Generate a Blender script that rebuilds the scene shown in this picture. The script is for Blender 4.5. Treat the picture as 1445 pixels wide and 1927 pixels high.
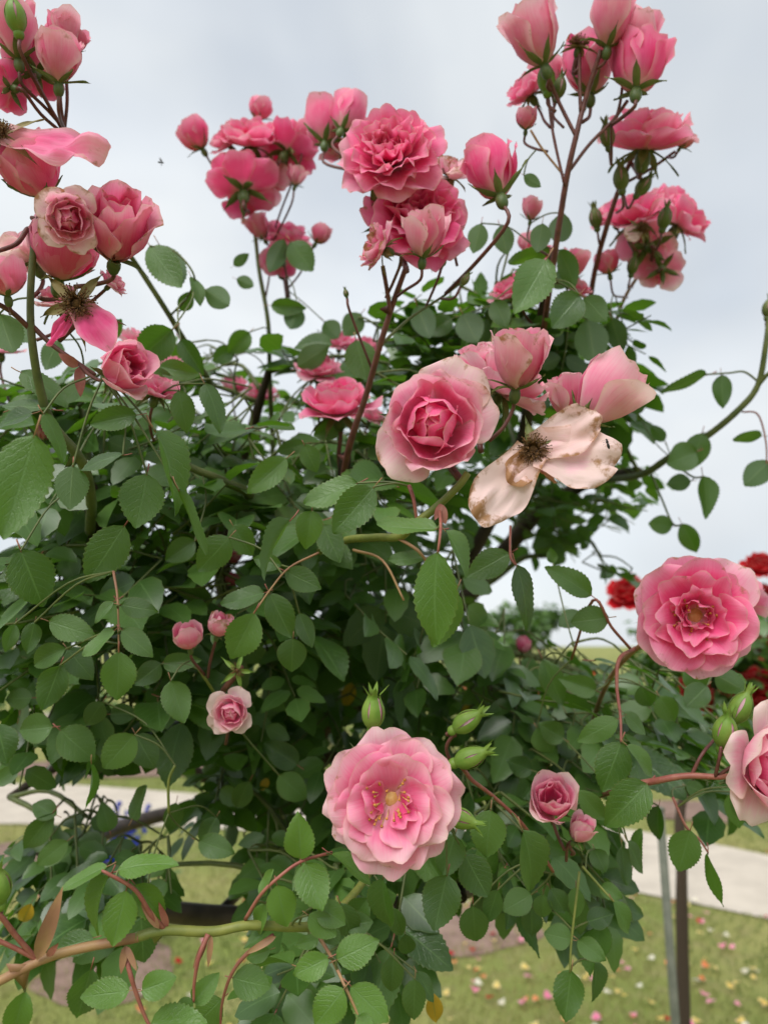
import bpy, math, random
import numpy as np
from mathutils import Vector, Matrix, noise as mnoise

random.seed(7)
rng = np.random.default_rng(7)
sc = bpy.context.scene
for o in list(bpy.data.objects):
    bpy.data.objects.remove(o)
col = sc.collection
R = math.radians

# ------------------------------------------------------------------ camera
FPX = 1391.0                      # focal length in photograph pixels (1445 x 1927)
PITCH = R(10.25)
CAM = Vector((0, 0, 1.5))
cd = bpy.data.cameras.new('camera')
cam = bpy.data.objects.new('camera', cd); col.objects.link(cam)
cam.location = CAM
cam.rotation_euler = (R(90) + PITCH, 0, 0)
cd.sensor_fit = 'VERTICAL'; cd.sensor_height = 36.0
cd.lens = 36.0 * FPX / 1927.0
cd.clip_start = 0.02; cd.clip_end = 3000
cd.dof.use_dof = True; cd.dof.focus_distance = 0.405
cd.dof.aperture_fstop = 7.6
sc.camera = cam

# ------------------------------------------------------------------ sky, sun, exposure
SUN_EL, SUN_AZ = R(50), R(205)     # soft sun glow behind and left of the camera
w = bpy.data.worlds.new('World'); sc.world = w; w.use_nodes = True
nt = w.node_tree; N = nt.nodes; Lk = nt.links
N.clear()
out = N.new('ShaderNodeOutputWorld'); bg = N.new('ShaderNodeBackground')
sky = N.new('ShaderNodeTexSky'); sky.sky_type = 'NISHITA'; sky.sun_disc = False
sky.sun_elevation = SUN_EL; sky.sun_rotation = SUN_AZ
sky.dust_density = 2.0
tc = N.new('ShaderNodeTexCoord')
mp = N.new('ShaderNodeMapping'); mp.inputs['Scale'].default_value = (1.0, 1.0, 1.7); mp.inputs['Location'].default_value = (15.3, 8.1, 20.7)
no = N.new('ShaderNodeTexNoise'); no.inputs['Scale'].default_value = 1.25
no.inputs['Detail'].default_value = 4; no.inputs['Roughness'].default_value = 0.5
no.inputs['Distortion'].default_value = 0.35
cr = N.new('ShaderNodeValToRGB')
cr.color_ramp.elements[0].position = 0.33; cr.color_ramp.elements[0].color = (2.75, 2.98, 3.25, 1)
cr.color_ramp.elements[1].position = 0.66; cr.color_ramp.elements[1].color = (4.5, 4.68, 4.78, 1)
n2 = N.new('ShaderNodeTexNoise'); n2.inputs['Scale'].default_value = 3.1; n2.inputs['Detail'].default_value = 3
c2 = N.new('ShaderNodeValToRGB')
c2.color_ramp.elements[0].position = 0.35; c2.color_ramp.elements[0].color = (0.85, 0.85, 0.85, 1)
c2.color_ramp.elements[1].position = 0.62; c2.color_ramp.elements[1].color = (1, 1, 1, 1)
mx = N.new('ShaderNodeMix'); mx.data_type = 'RGBA'
Lk.new(tc.outputs['Generated'], mp.inputs['Vector'])
Lk.new(mp.outputs[0], no.inputs['Vector']); Lk.new(mp.outputs[0], n2.inputs['Vector'])
Lk.new(no.outputs['Fac'], cr.inputs[0]); Lk.new(n2.outputs['Fac'], c2.inputs[0])
Lk.new(c2.outputs[0], mx.inputs['Factor'])
Lk.new(sky.outputs[0], mx.inputs['A']); Lk.new(cr.outputs[0], mx.inputs['B'])
Lk.new(mx.outputs['Result'], bg.inputs['Color'])
bg.inputs['Strength'].default_value = 0.1
Lk.new(bg.outputs[0], out.inputs['Surface'])

sd = bpy.data.lights.new('sun', 'SUN'); sun = bpy.data.objects.new('sun', sd); col.objects.link(sun)
sd.energy = 1.5; sd.angle = R(45); sd.color = (1.0, 0.98, 0.95)
sdir = Vector((math.sin(SUN_AZ) * math.cos(SUN_EL), math.cos(SUN_AZ) * math.cos(SUN_EL), math.sin(SUN_EL)))
sun.rotation_euler = sdir.to_track_quat('Z', 'Y').to_euler()
sc.view_settings.view_transform = 'Standard'; sc.view_settings.look = 'None'
sc.view_settings.gamma = 1; sc.view_settings.use_curve_mapping = False
sc.view_settings.exposure = 1.12
sc.cycles.max_bounces = 5; sc.cycles.diffuse_bounces = 4; sc.cycles.glossy_bounces = 2; sc.cycles.transmission_bounces = 4
sc.cycles.caustics_reflective = False; sc.cycles.caustics_refractive = False

# ------------------------------------------------------------------ helpers
FWD = Vector((0, math.cos(PITCH), math.sin(PITCH)))
UP = Vector((0, -math.sin(PITCH), math.cos(PITCH)))
RT = Vector((1, 0, 0))
ZUP = Vector((0, 0, 1))

def P(x, y, d):
    """point seen at photo pixel (x, y), d metres in front of the camera"""
    x, y, d = float(x), float(y), float(d)
    return CAM + d * (FWD + RT * ((x - 722.5) / FPX) - UP * ((y - 963.5) / FPX))

def G(x, y):
    """point of the ground seen at photo pixel (x, y)"""
    v = P(x, y, 1.0) - CAM
    return CAM + v * (-CAM.z / v.z)

def pix(p):
    v = p - CAM
    d = v.dot(FWD)
    return 722.5 + FPX * v.dot(RT) / d, 963.5 - FPX * v.dot(UP) / d, d

def V(a, b, c):
    """direction from picture-right, picture-up, towards-camera amounts"""
    return (RT * a + UP * b - FWD * c).normalized()

def mesh(name, verts, faces, mats=(), smooth=True, uvs=None, midx=None):
    me = bpy.data.meshes.new(name)
    me.from_pydata([tuple(v) for v in verts], [], faces)
    for m in mats:
        me.materials.append(m)
    if smooth:
        me.polygons.foreach_set('use_smooth', [True] * len(me.polygons))
    if uvs is not None:
        l = me.uv_layers.new(name='UVMap')
        vi = np.empty(len(me.loops), dtype=np.int32); me.loops.foreach_get('vertex_index', vi)
        l.data.foreach_set('uv', np.asarray(uvs, dtype=np.float32)[vi].ravel())
    if midx is not None:
        me.polygons.foreach_set('material_index', midx)
    me.update()
    return me

def obj(name, me, parent=None, mat=None, **props):
    o = bpy.data.objects.new(name, me); col.objects.link(o)
    if mat is not None:
        o.matrix_basis = mat
    if parent is not None:
        o.parent = parent
        if parent.type == 'EMPTY':
            o.matrix_parent_inverse = Matrix.Translation(-parent.location)
    for k, v in props.items():
        o[k] = v
    return o

def thing(name, loc, label, cat, group=None):
    o = bpy.data.objects.new(name, None); col.objects.link(o)
    o.empty_display_size = 0.05
    o.location = loc
    o['label'] = label; o['category'] = cat
    if group: o['group'] = group
    return o

def smooth_path(pts, k=5):
    return [Vector(p) for p in _smooth(pts, k)]

def _smooth(pts, k):
    pts = [np.array(p, dtype=float) for p in pts]
    if len(pts) == 2:
        return [pts[0] + (pts[1] - pts[0]) * t / k for t in range(k + 1)]
    q = [2 * pts[0] - pts[1]] + pts + [2 * pts[-1] - pts[-2]]
    res = []
    for i in range(1, len(q) - 2):
        a, b, c, d = q[i - 1:i + 3]
        for j in range(k):
            t = j / k
            res.append(0.5 * (2 * b + (c - a) * t + (2 * a - 5 * b + 4 * c - d) * t * t + (3 * b - a - 3 * c + d) * t ** 3))
    res.append(pts[-1])
    return res

def tube(pts, radii, ns=8, cap=True):
    """tapered tube through points; returns verts, faces, uvs"""
    pts = [Vector(p) for p in pts]; n = len(pts)
    vs, fs, uv = [], [], []
    t0 = (pts[1] - pts[0]).normalized()
    ref = Vector((0, 0, 1)) if abs(t0.z) < 0.9 else Vector((1, 0, 0))
    a = t0.cross(ref).normalized()
    s = 0
    for i in range(n):
        t = (pts[min(i + 1, n - 1)] - pts[max(i - 1, 0)])
        t = t.normalized() if t.length > 1e-9 else t0
        a = (a - t * a.dot(t)).normalized(); b = t.cross(a)
        r = radii[i] if hasattr(radii, '__len__') else radii
        if i: s += (pts[i] - pts[i - 1]).length
        for j in range(ns):
            an = 2 * math.pi * j / ns
            vs.append(pts[i] + a * (r * math.cos(an)) + b * (r * math.sin(an)))
            uv.append((j / ns, s * 10))
    for i in range(n - 1):
        for j in range(ns):
            fs.append((i * ns + j, i * ns + (j + 1) % ns, (i + 1) * ns + (j + 1) % ns, (i + 1) * ns + j))
    if cap:
        fs.append(tuple(range(ns - 1, -1, -1))); fs.append(tuple((n - 1) * ns + j for j in range(ns)))
    return vs, fs, uv

class MB:
    def __init__(s): s.v, s.f, s.u, s.m = [], [], [], []
    def add(s, vs, fs, uv=None, mi=0):
        o = len(s.v)
        s.v += [tuple(v) for v in vs]; s.f += [tuple(i + o for i in f) for f in fs]
        s.u += list(uv) if uv is not None else [(0, 0)] * len(vs)
        s.m += [mi] * len(fs)
    def mesh(s, name, mats, smooth=True): return mesh(name, s.v, s.f, mats, smooth, s.u, s.m)

# ------------------------------------------------------------------ materials
def newmat(name):
    m = bpy.data.materials.new(name); m.use_nodes = True
    nt = m.node_tree; nt.nodes.clear()
    return m, nt, nt.nodes, nt.links

class NB:
    """tiny node-building helper"""
    def __init__(s, nt): s.nt = nt
    def n(s, t, **kw):
        x = s.nt.nodes.new(t)
        for k, v in kw.items(): setattr(x, k, v)
        return x
    def put(s, sock, v):
        if hasattr(v, 'links') or hasattr(v, 'is_linked'): s.nt.links.new(v, sock)
        else: sock.default_value = v
    def m(s, op, a, b=0.0, c=0.0, clamp=False):
        x = s.n('ShaderNodeMath', operation=op, use_clamp=clamp)
        s.put(x.inputs[0], a); s.put(x.inputs[1], b)
        if len(x.inputs) > 2: s.put(x.inputs[2], c)
        return x.outputs[0]
    def mix(s, f, a, b):
        x = s.n('ShaderNodeMix', data_type='RGBA')
        s.put(x.inputs['Factor'], f)
        for k, v in (('A', a), ('B', b)):
            if isinstance(v, tuple): v = (*v, 1) if len(v) == 3 else v
            s.put(x.inputs[k], v)
        return x.outputs['Result']
    def ss(s, v, a, b):
        x = s.n('ShaderNodeMapRange', interpolation_type='SMOOTHSTEP')
        s.put(x.inputs[0], v); x.inputs[1].default_value = a; x.inputs[2].default_value = b
        return x.outputs[0]
    def noise(s, vec, scale, detail=3, rough=0.5):
        x = s.n('ShaderNodeTexNoise'); x.inputs['Scale'].default_value = scale
        x.inputs['Detail'].default_value = detail; x.inputs['Roughness'].default_value = rough
        if vec is not None: s.put(x.inputs['Vector'], vec)
        return x.outputs['Fac']
    def attr(s, name, typ='OBJECT'):
        return s.n('ShaderNodeAttribute', attribute_name=name, attribute_type=typ).outputs['Fac']
    def bump(s, h, st, dist):
        x = s.n('ShaderNodeBump'); s.put(x.inputs['Height'], h)
        x.inputs['Strength'].default_value = st; x.inputs['Distance'].default_value = dist
        return x.outputs[0]

def leaf_material(name='leaf_green', top=((0.030, 0.074, 0.018), (0.102, 0.198, 0.040)), tr=0.32, veins=True):
    m, nt, Nn, L = newmat(name); b = NB(nt)
    uvn = b.n('ShaderNodeUVMap'); sp = b.n('ShaderNodeSeparateXYZ'); L.new(uvn.outputs[0], sp.inputs[0])
    u, v = sp.outputs[0], sp.outputs[1]
    a = b.m('MULTIPLY', b.m('ABSOLUTE', b.m('SUBTRACT', u, 0.5)), 2.0)
    oi = b.n('ShaderNodeObjectInfo')
    geo = b.n('ShaderNodeNewGeometry')
    rnd = b.m('FRACT', b.m('ADD', oi.outputs['Random'], b.attr('rnd', 'GEOMETRY')))
    young = b.m('ADD', b.attr('young'), b.attr('young_leaf', 'GEOMETRY'))
    tcn = b.n('ShaderNodeTexCoord')
    big = b.noise(geo.outputs['Position'], 60.0, 3)
    c = b.mix(rnd, top[0], top[1])
    c = b.mix(b.m('MULTIPLY', b.ss(big, 0.35, 0.75), 0.5), c, (0.085, 0.165, 0.036))
    c = b.mix(young, c, (0.125, 0.255, 0.028))
    c = b.mix(b.attr('yellowed'), c, (0.62, 0.36, 0.02))
    mid = b.m('SUBTRACT', 1.0, b.ss(a, 0.015, 0.075))
    s = b.m('SUBTRACT', b.m('MULTIPLY', v, 7.5), b.m('MULTIPLY', a, 2.6))
    if veins: s = b.m('ADD', s, b.m('MULTIPLY', b.noise(uvn.outputs[0], 5.0, 1), 0.5))
    fr = b.m('ABSOLUTE', b.m('SUBTRACT', b.m('FRACT', s), 0.5))
    vein = b.m('SUBTRACT', 1.0, b.ss(fr, 0.0, 0.10))
    ve = b.m('MULTIPLY', vein, 0.30)
    c = b.mix(b.m('MAXIMUM', b.m('MULTIPLY', mid, 0.65), ve), c, (0.13, 0.24, 0.07))
    # spots and scorched rim with shapes of their own
    spot = b.ss(b.noise(geo.outputs['Position'], 230.0, 1), 0.80, 0.84)
    c = b.mix(b.m('MULTIPLY', spot, 0.7), c, (0.10, 0.05, 0.02))
    rim = b.m('MULTIPLY', b.ss(a, 0.90, 1.0), 0.45)
    c = b.mix(rim, c, (0.13, 0.14, 0.03))
    under = b.mix(rnd, (0.050, 0.100, 0.034), (0.078, 0.140, 0.046))
    under = b.mix(b.m('MULTIPLY', mid, 0.6), under, (0.14, 0.21, 0.08))
    c = b.mix(geo.outputs['Backfacing'], c, under)
    h = None
    if veins:
      cell = b.n('ShaderNodeTexVoronoi', feature='DISTANCE_TO_EDGE'); cell.inputs['Scale'].default_value = 26
      L.new(uvn.outputs[0], cell.inputs['Vector'])
      h = b.m('ADD', b.m('MULTIPLY', b.m('MAXIMUM', vein, mid), -1.0), b.m('MULTIPLY', b.m('MINIMUM', cell.outputs['Distance'], 0.1), 5.0))
    pr = b.n('ShaderNodeBsdfPrincipled')
    L.new(c, pr.inputs['Base Color'])
    b.put(pr.inputs['Roughness'], b.m('ADD', b.m('MULTIPLY', rnd, 0.12), b.m('ADD', 0.30, b.m('MULTIPLY', geo.outputs['Backfacing'], 0.27))))
    pr.inputs['Specular IOR Level'].default_value = 0.75
    if veins:
        bm = b.bump(h, 0.40, 0.0006); L.new(bm, pr.inputs['Normal'])
    t = b.n('ShaderNodeBsdfTranslucent')
    tcl = b.mix(young, (0.12, 0.30, 0.012), (0.24, 0.46, 0.02))
    tcl = b.mix(b.attr('yellowed'), tcl, (0.7, 0.45, 0.02))
    L.new(tcl, t.inputs['Color'])
    ad = b.n('ShaderNodeMixShader'); ad.inputs[0].default_value = tr
    L.new(pr.outputs[0], ad.inputs[1]); L.new(t.outputs[0], ad.inputs[2])
    o = b.n('ShaderNodeOutputMaterial'); L.new(ad.outputs[0], o.inputs[0])
    return m

def petal_material(name, deep, midc, pale, heart=(0.90, 0.62, 0.55)):
    m, nt, Nn, L = newmat(name); b = NB(nt)
    uvn = b.n('ShaderNodeUVMap'); sp = b.n('ShaderNodeSeparateXYZ'); L.new(uvn.outputs[0], sp.inputs[0])
    u, v = sp.outputs[0], sp.outputs[1]
    a = b.m('MULTIPLY', b.m('ABSOLUTE', b.m('SUBTRACT', u, 0.5)), 2.0)
    geo = b.n('ShaderNodeNewGeometry'); oi = b.n('ShaderNodeObjectInfo')
    pl = b.attr('pale'); wl = b.attr('wilt')
    nz = b.noise(geo.outputs['Position'], 90.0, 2)
    streak = b.n('ShaderNodeMapping'); streak.inputs['Scale'].default_value = (46, 2.2, 1)
    L.new(uvn.outputs[0], streak.inputs[0])
    st = b.noise(streak.outputs[0], 1.0, 2)
    edge = b.m('MAXIMUM', b.ss(v, 0.55, 1.0), b.ss(a, 0.6, 1.0))
    k = b.m('ADD', b.m('ADD', b.m('MULTIPLY', edge, 0.34), b.m('MULTIPLY', b.m('SUBTRACT', nz, 0.5), 0.5)),
            b.m('ADD', b.m('MULTIPLY', b.m('SUBTRACT', st, 0.5), 0.35), b.m('MULTIPLY', pl, 1.0)))
    k = b.m('ADD', k, b.m('MULTIPLY', b.m('SUBTRACT', oi.outputs['Random'], 0.5), 0.22))
    k = b.m('ADD', k, b.m('MULTIPLY', geo.outputs['Backfacing'], 0.07))
    ramp = b.n('ShaderNodeValToRGB'); e = ramp.color_ramp.elements
    e[0].position = 0.05; e[0].color = (*deep, 1); e[1].position = 1.08 if False else 1.0; e[1].color = (*pale, 1)
    x = e.new(0.42); x.color = (*midc, 1)
    x = e.new(0.84); x.color = (*pale, 1)
    e[len(e) - 1].color = (0.93, 0.70, 0.67, 1) if name == 'petal_pink' else (*pale, 1)
    L.new(k, ramp.inputs[0])
    c = b.mix(b.m('MULTIPLY', b.m('SUBTRACT', 1.0, b.ss(v, 0.04, 0.34)), 0.60), ramp.outputs[0], heart)
    rimm = b.m('MULTIPLY', b.ss(b.m('MAXIMUM', v, a), 0.945, 0.99), 0.40)
    c = b.mix(rimm, c, (0.80, 0.55, 0.45))
    wn = b.noise(geo.outputs['Position'], 130.0, 3, 0.65)
    em = b.ss(b.m('MAXIMUM', v, b.m('MULTIPLY', a, 0.97)), 0.66, 1.0)
    wm = b.ss(b.m('ADD', b.m('ADD', wn, b.m('MULTIPLY', em, 0.22)), b.m('MULTIPLY', wl, 0.45)), 0.82, 1.04)
    c = b.mix(b.m('MULTIPLY', wm, 0.9), c, (0.40, 0.20, 0.07))
    pr = b.n('ShaderNodeBsdfPrincipled'); L.new(c, pr.inputs['Base Color'])
    pr.inputs['Roughness'].default_value = 0.65; pr.inputs['Specular IOR Level'].default_value = 0.12
    h = st
    L.new(b.bump(h, 0.35, 0.0007), pr.inputs['Normal'])
    t = b.n('ShaderNodeBsdfTranslucent'); L.new(c, t.inputs['Color'])
    ms = b.n('ShaderNodeMixShader'); ms.inputs[0].default_value = 0.44
    L.new(pr.outputs[0], ms.inputs[1]); L.new(t.outputs[0], ms.inputs[2])
    o = b.n('ShaderNodeOutputMaterial'); L.new(ms.outputs[0], o.inputs[0])
    return m

def plain(name, c1, c2, scale=40.0, rough=0.6, bump=0.3, dist=0.001, coord='pos', tr=0.0, spec=0.4, stretch=None):
    m, nt, Nn, L = newmat(name); b = NB(nt)
    geo = b.n('ShaderNodeNewGeometry'); vec = geo.outputs['Position']
    if stretch:
        mpn = b.n('ShaderNodeMapping'); mpn.inputs['Scale'].default_value = stretch
        uvn = b.n('ShaderNodeUVMap'); L.new(uvn.outputs[0], mpn.inputs[0]); vec = mpn.outputs[0]
    f = b.noise(vec, scale, 5, 0.6)
    c = b.mix(b.ss(f, 0.3, 0.7), c1, c2)
    pr = b.n('ShaderNodeBsdfPrincipled'); L.new(c, pr.inputs['Base Color'])
    pr.inputs['Roughness'].default_value = rough; pr.inputs['Specular IOR Level'].default_value = spec
    if bump: L.new(b.bump(f, bump, dist), pr.inputs['Normal'])
    o = b.n('ShaderNodeOutputMaterial')
    if tr:
        t = b.n('ShaderNodeBsdfTranslucent'); L.new(c, t.inputs['Color'])
        ms = b.n('ShaderNodeMixShader'); ms.inputs[0].default_value = tr
        L.new(pr.outputs[0], ms.inputs[1]); L.new(t.outputs[0], ms.inputs[2]); L.new(ms.outputs[0], o.inputs[0])
    else:
        L.new(pr.outputs[0], o.inputs[0])
    return m

M = {}
M['leaf'] = leaf_material()
M['leaf_deep'] = leaf_material('leaf_deep', veins=False)
M['leaf_back'] = leaf_material('leaf_back', ((0.040, 0.090, 0.022), (0.095, 0.160, 0.040)), 0.28, False)
M['petal'] = petal_material('petal_pink', (0.93, 0.118, 0.325), (0.94, 0.310, 0.485), (0.95, 0.61, 0.67))
M['petal_red'] = petal_material('petal_red', (0.42, 0.007, 0.012), (0.60, 0.014, 0.025), (0.70, 0.06, 0.07), (0.4, 0.02, 0.03))
M['petal_orange'] = petal_material('petal_orange', (0.80, 0.16, 0.05), (0.85, 0.30, 0.12), (0.9, 0.5, 0.3))
M['petal_yellow'] = petal_material('petal_yellow', (0.80, 0.50, 0.06), (0.85, 0.65, 0.20), (0.9, 0.8, 0.5))
M['petal_white'] = petal_material('petal_white', (0.80, 0.72, 0.55), (0.84, 0.80, 0.70), (0.88, 0.86, 0.80), (0.8, 0.75, 0.5))
M['petal_blue'] = petal_material('petal_blue', (0.03, 0.06, 0.50), (0.06, 0.12, 0.65), (0.25, 0.35, 0.8), (0.1, 0.1, 0.5))
M['sepal'] = plain('sepal_green', (0.10, 0.15, 0.035), (0.17, 0.19, 0.06), 120, 0.6, 0.2, tr=0.15)
M['budgreen'] = plain('bud_green', (0.13, 0.25, 0.03), (0.20, 0.30, 0.05), 100, 0.5, 0.2, tr=0.12)
M['sepal_dry'] = plain('sepal_dry', (0.20, 0.17, 0.06), (0.26, 0.20, 0.08), 90, 0.7, 0.3, tr=0.1)
M['hip'] = plain('hip_green', (0.06, 0.10, 0.025), (0.11, 0.14, 0.04), 140, 0.5, 0.1)
M['stalk_red'] = plain('stalk_red', (0.10, 0.035, 0.030), (0.17, 0.06, 0.045), 160, 0.5, 0.3)
M['stalk_rose'] = plain('stalk_rose', (0.25, 0.070, 0.055), (0.31, 0.12, 0.08), 160, 0.5, 0.3)
M['cane_green'] = plain('cane_green', (0.13, 0.16, 0.035), (0.22, 0.23, 0.05), 70, 0.5, 0.2)
M['cane_olive'] = plain('cane_olive', (0.075, 0.10, 0.030), (0.13, 0.15, 0.045), 70, 0.5, 0.2)
M['cane_tan'] = plain('cane_tan', (0.27, 0.13, 0.075), (0.33, 0.20, 0.085), 60, 0.55, 0.3)
M['bark'] = plain('bark_brown', (0.035, 0.022, 0.014), (0.11, 0.075, 0.05), 60, 0.85, 0.8, 0.003, stretch=(3, 0.6, 1))
M['stamen'] = plain('stamen_gold', (0.55, 0.28, 0.07), (0.68, 0.45, 0.18), 300, 0.7, 0)
M['anther'] = plain('anther_brown', (0.36, 0.12, 0.02), (0.52, 0.24, 0.05), 300, 0.8, 0)
M['anther_dead'] = plain('anther_dead', (0.07, 0.035, 0.015), (0.24, 0.125, 0.045), 400, 0.9, 0)
M['insect'] = plain('insect_black', (0.008, 0.008, 0.008), (0.02, 0.02, 0.018), 400, 0.4, 0)
M['wing'] = plain('wing_grey', (0.18, 0.18, 0.18), (0.28, 0.28, 0.28), 400, 0.3, 0, tr=0.5)
M['iron'] = plain('hoop_iron', (0.040, 0.028, 0.022), (0.085, 0.058, 0.044), 45, 0.55, 0.4, 0.001)
M['stake'] = plain('stake_grey', (0.12, 0.13, 0.095), (0.18, 0.185, 0.14), 30, 0.6, 0.3, 0.001)
M['soil'] = plain('soil', (0.16, 0.10, 0.075), (0.27, 0.18, 0.14), 9, 0.95, 0.8, 0.02)

def ground_material():
    m, nt, Nn, L = newmat('lawn'); b = NB(nt)
    geo = b.n('ShaderNodeNewGeometry'); p = geo.outputs['Position']
    a = b.noise(p, 0.55, 4); d = b.noise(p, 7.0, 5, 0.65); f = b.noise(p, 60.0, 3)
    c = b.mix(b.ss(a, 0.35, 0.65), (0.20, 0.245, 0.060), (0.33, 0.315, 0.110))
    c = b.mix(b.m('MULTIPLY', b.ss(d, 0.45, 0.7), 0.6), c, (0.29, 0.24, 0.12))
    c = b.mix(b.m('MULTIPLY', b.ss(f, 0.4, 0.8), 0.5), c, (0.07, 0.10, 0.025))
    pr = b.n('ShaderNodeBsdfPrincipled'); L.new(c, pr.inputs['Base Color']); pr.inputs['Roughness'].default_value = 0.9
    pr.inputs['Specular IOR Level'].default_value = 0.1
    L.new(b.bump(b.m('ADD', d, f), 0.8, 0.03), pr.inputs['Normal'])
    o = b.n('ShaderNodeOutputMaterial'); L.new(pr.outputs[0], o.inputs[0])
    return m
M['lawn'] = ground_material()
M['path'] = plain('path_gravel', (0.44, 0.385, 0.315), (0.54, 0.475, 0.39), 3.5, 0.9, 0.4, 0.01)

def blade_material():
    m, nt, Nn, L = newmat('grass_blade'); b = NB(nt)
    r = b.attr('rnd', 'GEOMETRY')
    c = b.mix(r, (0.14, 0.20, 0.045), (0.33, 0.31, 0.11))
    pr = b.n('ShaderNodeBsdfPrincipled'); L.new(c, pr.inputs['Base Color']); pr.inputs['Roughness'].default_value = 0.6
    t = b.n('ShaderNodeBsdfTranslucent'); L.new(c, t.inputs['Color'])
    ms = b.n('ShaderNodeMixShader'); ms.inputs[0].default_value = 0.25
    L.new(pr.outputs[0], ms.inputs[1]); L.new(t.outputs[0], ms.inputs[2])
    o = b.n('ShaderNodeOutputMaterial'); L.new(ms.outputs[0], o.inputs[0])
    return m
M['blade'] = blade_material()

# ------------------------------------------------------------------ ground and path
def sheet(name, pts, z, m, **kw):
    o = obj(name, mesh(name, [(p[0], p[1], z) for p in pts], [tuple(range(len(pts)))], [m], False), **kw)
    o['kind'] = 'structure'
    return o
sheet('lawn', [(-900, -60), (900, -60), (900, 1500), (-900, 1500)], 0.0, M['lawn'])

top_px = [(-260, 1477), (0, 1477), (150, 1479), (500, 1506), (850, 1534), (1170, 1562), (1445, 1612), (1750, 1690)]
bot_px = [(-260, 1552), (0, 1552), (250, 1556), (480, 1566), (850, 1610), (1170, 1676), (1445, 1732), (1750, 1800)]
tp = [G(*p) for p in top_px]; bp = [G(*p) for p in bot_px]
# go on straight beyond the frame on both sides
def extend(l):
    a = l[0] + (l[0] - l[1]).normalized() * 30; c = l[-1] + (l[-1] - l[-2]).normalized() * 3
    return [a] + l + [c]
tp = smooth_path(tp, 6); bp = smooth_path(bp, 6)
tp, bp = extend(tp), extend(bp)
mb = MB()
for i in range(len(tp) - 1):
    q = [tp[i], tp[i + 1], bp[i + 1], bp[i]]
    mb.add([(p[0], p[1], 0.010) for p in q], [(3, 2, 1, 0)])
path = obj('path', mb.mesh('path', [M['path']], False)); path['kind'] = 'structure'

def soil_patch(name, c, rx, ry, z=0.006):
    n = 40; pts = []
    ph = random.random() * 6
    for i in range(n):
        a = 2 * math.pi * i / n
        k = 1 + 0.06 * math.sin(3 * a + ph) + 0.04 * math.sin(7 * a + 2 * ph)
        pts.append((c[0] + rx * k * math.cos(a), c[1] + ry * k * math.sin(a)))
    vs = [(x, y, z) for x, y in pts] + [(c[0], c[1], z + 0.03)]
    o = obj(name, mesh(name, vs, [(i, (i + 1) % n, n) for i in range(n)], [M['soil']])); o['kind'] = 'structure'
    return o
soil_patch('flower_bed', G(815, 1745), 0.55, 0.42)
soil_patch('flower_bed', G(10, 1625), 0.75, 0.55)
soil_patch('flower_bed', G(205, 1830), 0.30, 0.35)
soil_patch('flower_bed', G(1345, 1528), 0.9, 0.45, 0.016)
soil_patch('flower_bed', G(235, 1445), 1.6, 0.8, 0.016)

# grass blades
def in_path(p):
    x, y, _ = pix(Vector((p[0], p[1], 0)))
    ty = np.interp(x, [q[0] for q in top_px], [q[1] for q in top_px])
    by = np.interp(x, [q[0] for q in bot_px], [q[1] for q in bot_px])
    return ty < y < by
nb = 46000
vs = np.zeros((nb * 3, 3)); rn = np.zeros(nb); kcount = 0
while kcount < nb:
    yv = 1.9 + 7.5 * random.random() ** 1.5
    xv = (random.random() - 0.5) * 1.35 * yv
    if in_path((xv, yv)): continue
    h = 0.018 + 0.028 * random.random(); an = random.random() * math.pi; wd = 0.0022 + 0.001 * yv * 0.5
    dx, dy = math.cos(an) * wd, math.sin(an) * wd
    lx, ly = (random.random() - .5) * 0.03, (random.random() - .5) * 0.03
    vs[3 * kcount] = (xv - dx, yv - dy, 0.001); vs[3 * kcount + 1] = (xv + dx, yv + dy, 0.001); vs[3 * kcount + 2] = (xv + lx, yv + ly, h)
    rn[kcount] = min(1, max(0, 0.5 + 0.35 * math.sin(xv * 2.3) * math.cos(yv * 1.7) + 0.3 * (random.random() - .5)))
    kcount += 1
me = bpy.data.meshes.new('grass')
me.vertices.add(nb * 3); me.vertices.foreach_set('co', vs.ravel())
me.loops.add(nb * 3); me.loops.foreach_set('vertex_index', np.arange(nb * 3, dtype=np.int32))
me.polygons.add(nb); me.polygons.foreach_set('loop_start', np.arange(0, nb * 3, 3, dtype=np.int32))
at = me.attributes.new('rnd', 'FLOAT', 'FACE'); at.data.foreach_set('value', rn.astype(np.float32))
me.materials.append(M['blade']); me.update(); me.validate()
grass = obj('grass', me); grass['kind'] = 'stuff'; grass['label'] = 'short dry green grass of the lawn'; grass['category'] = 'grass'

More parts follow.
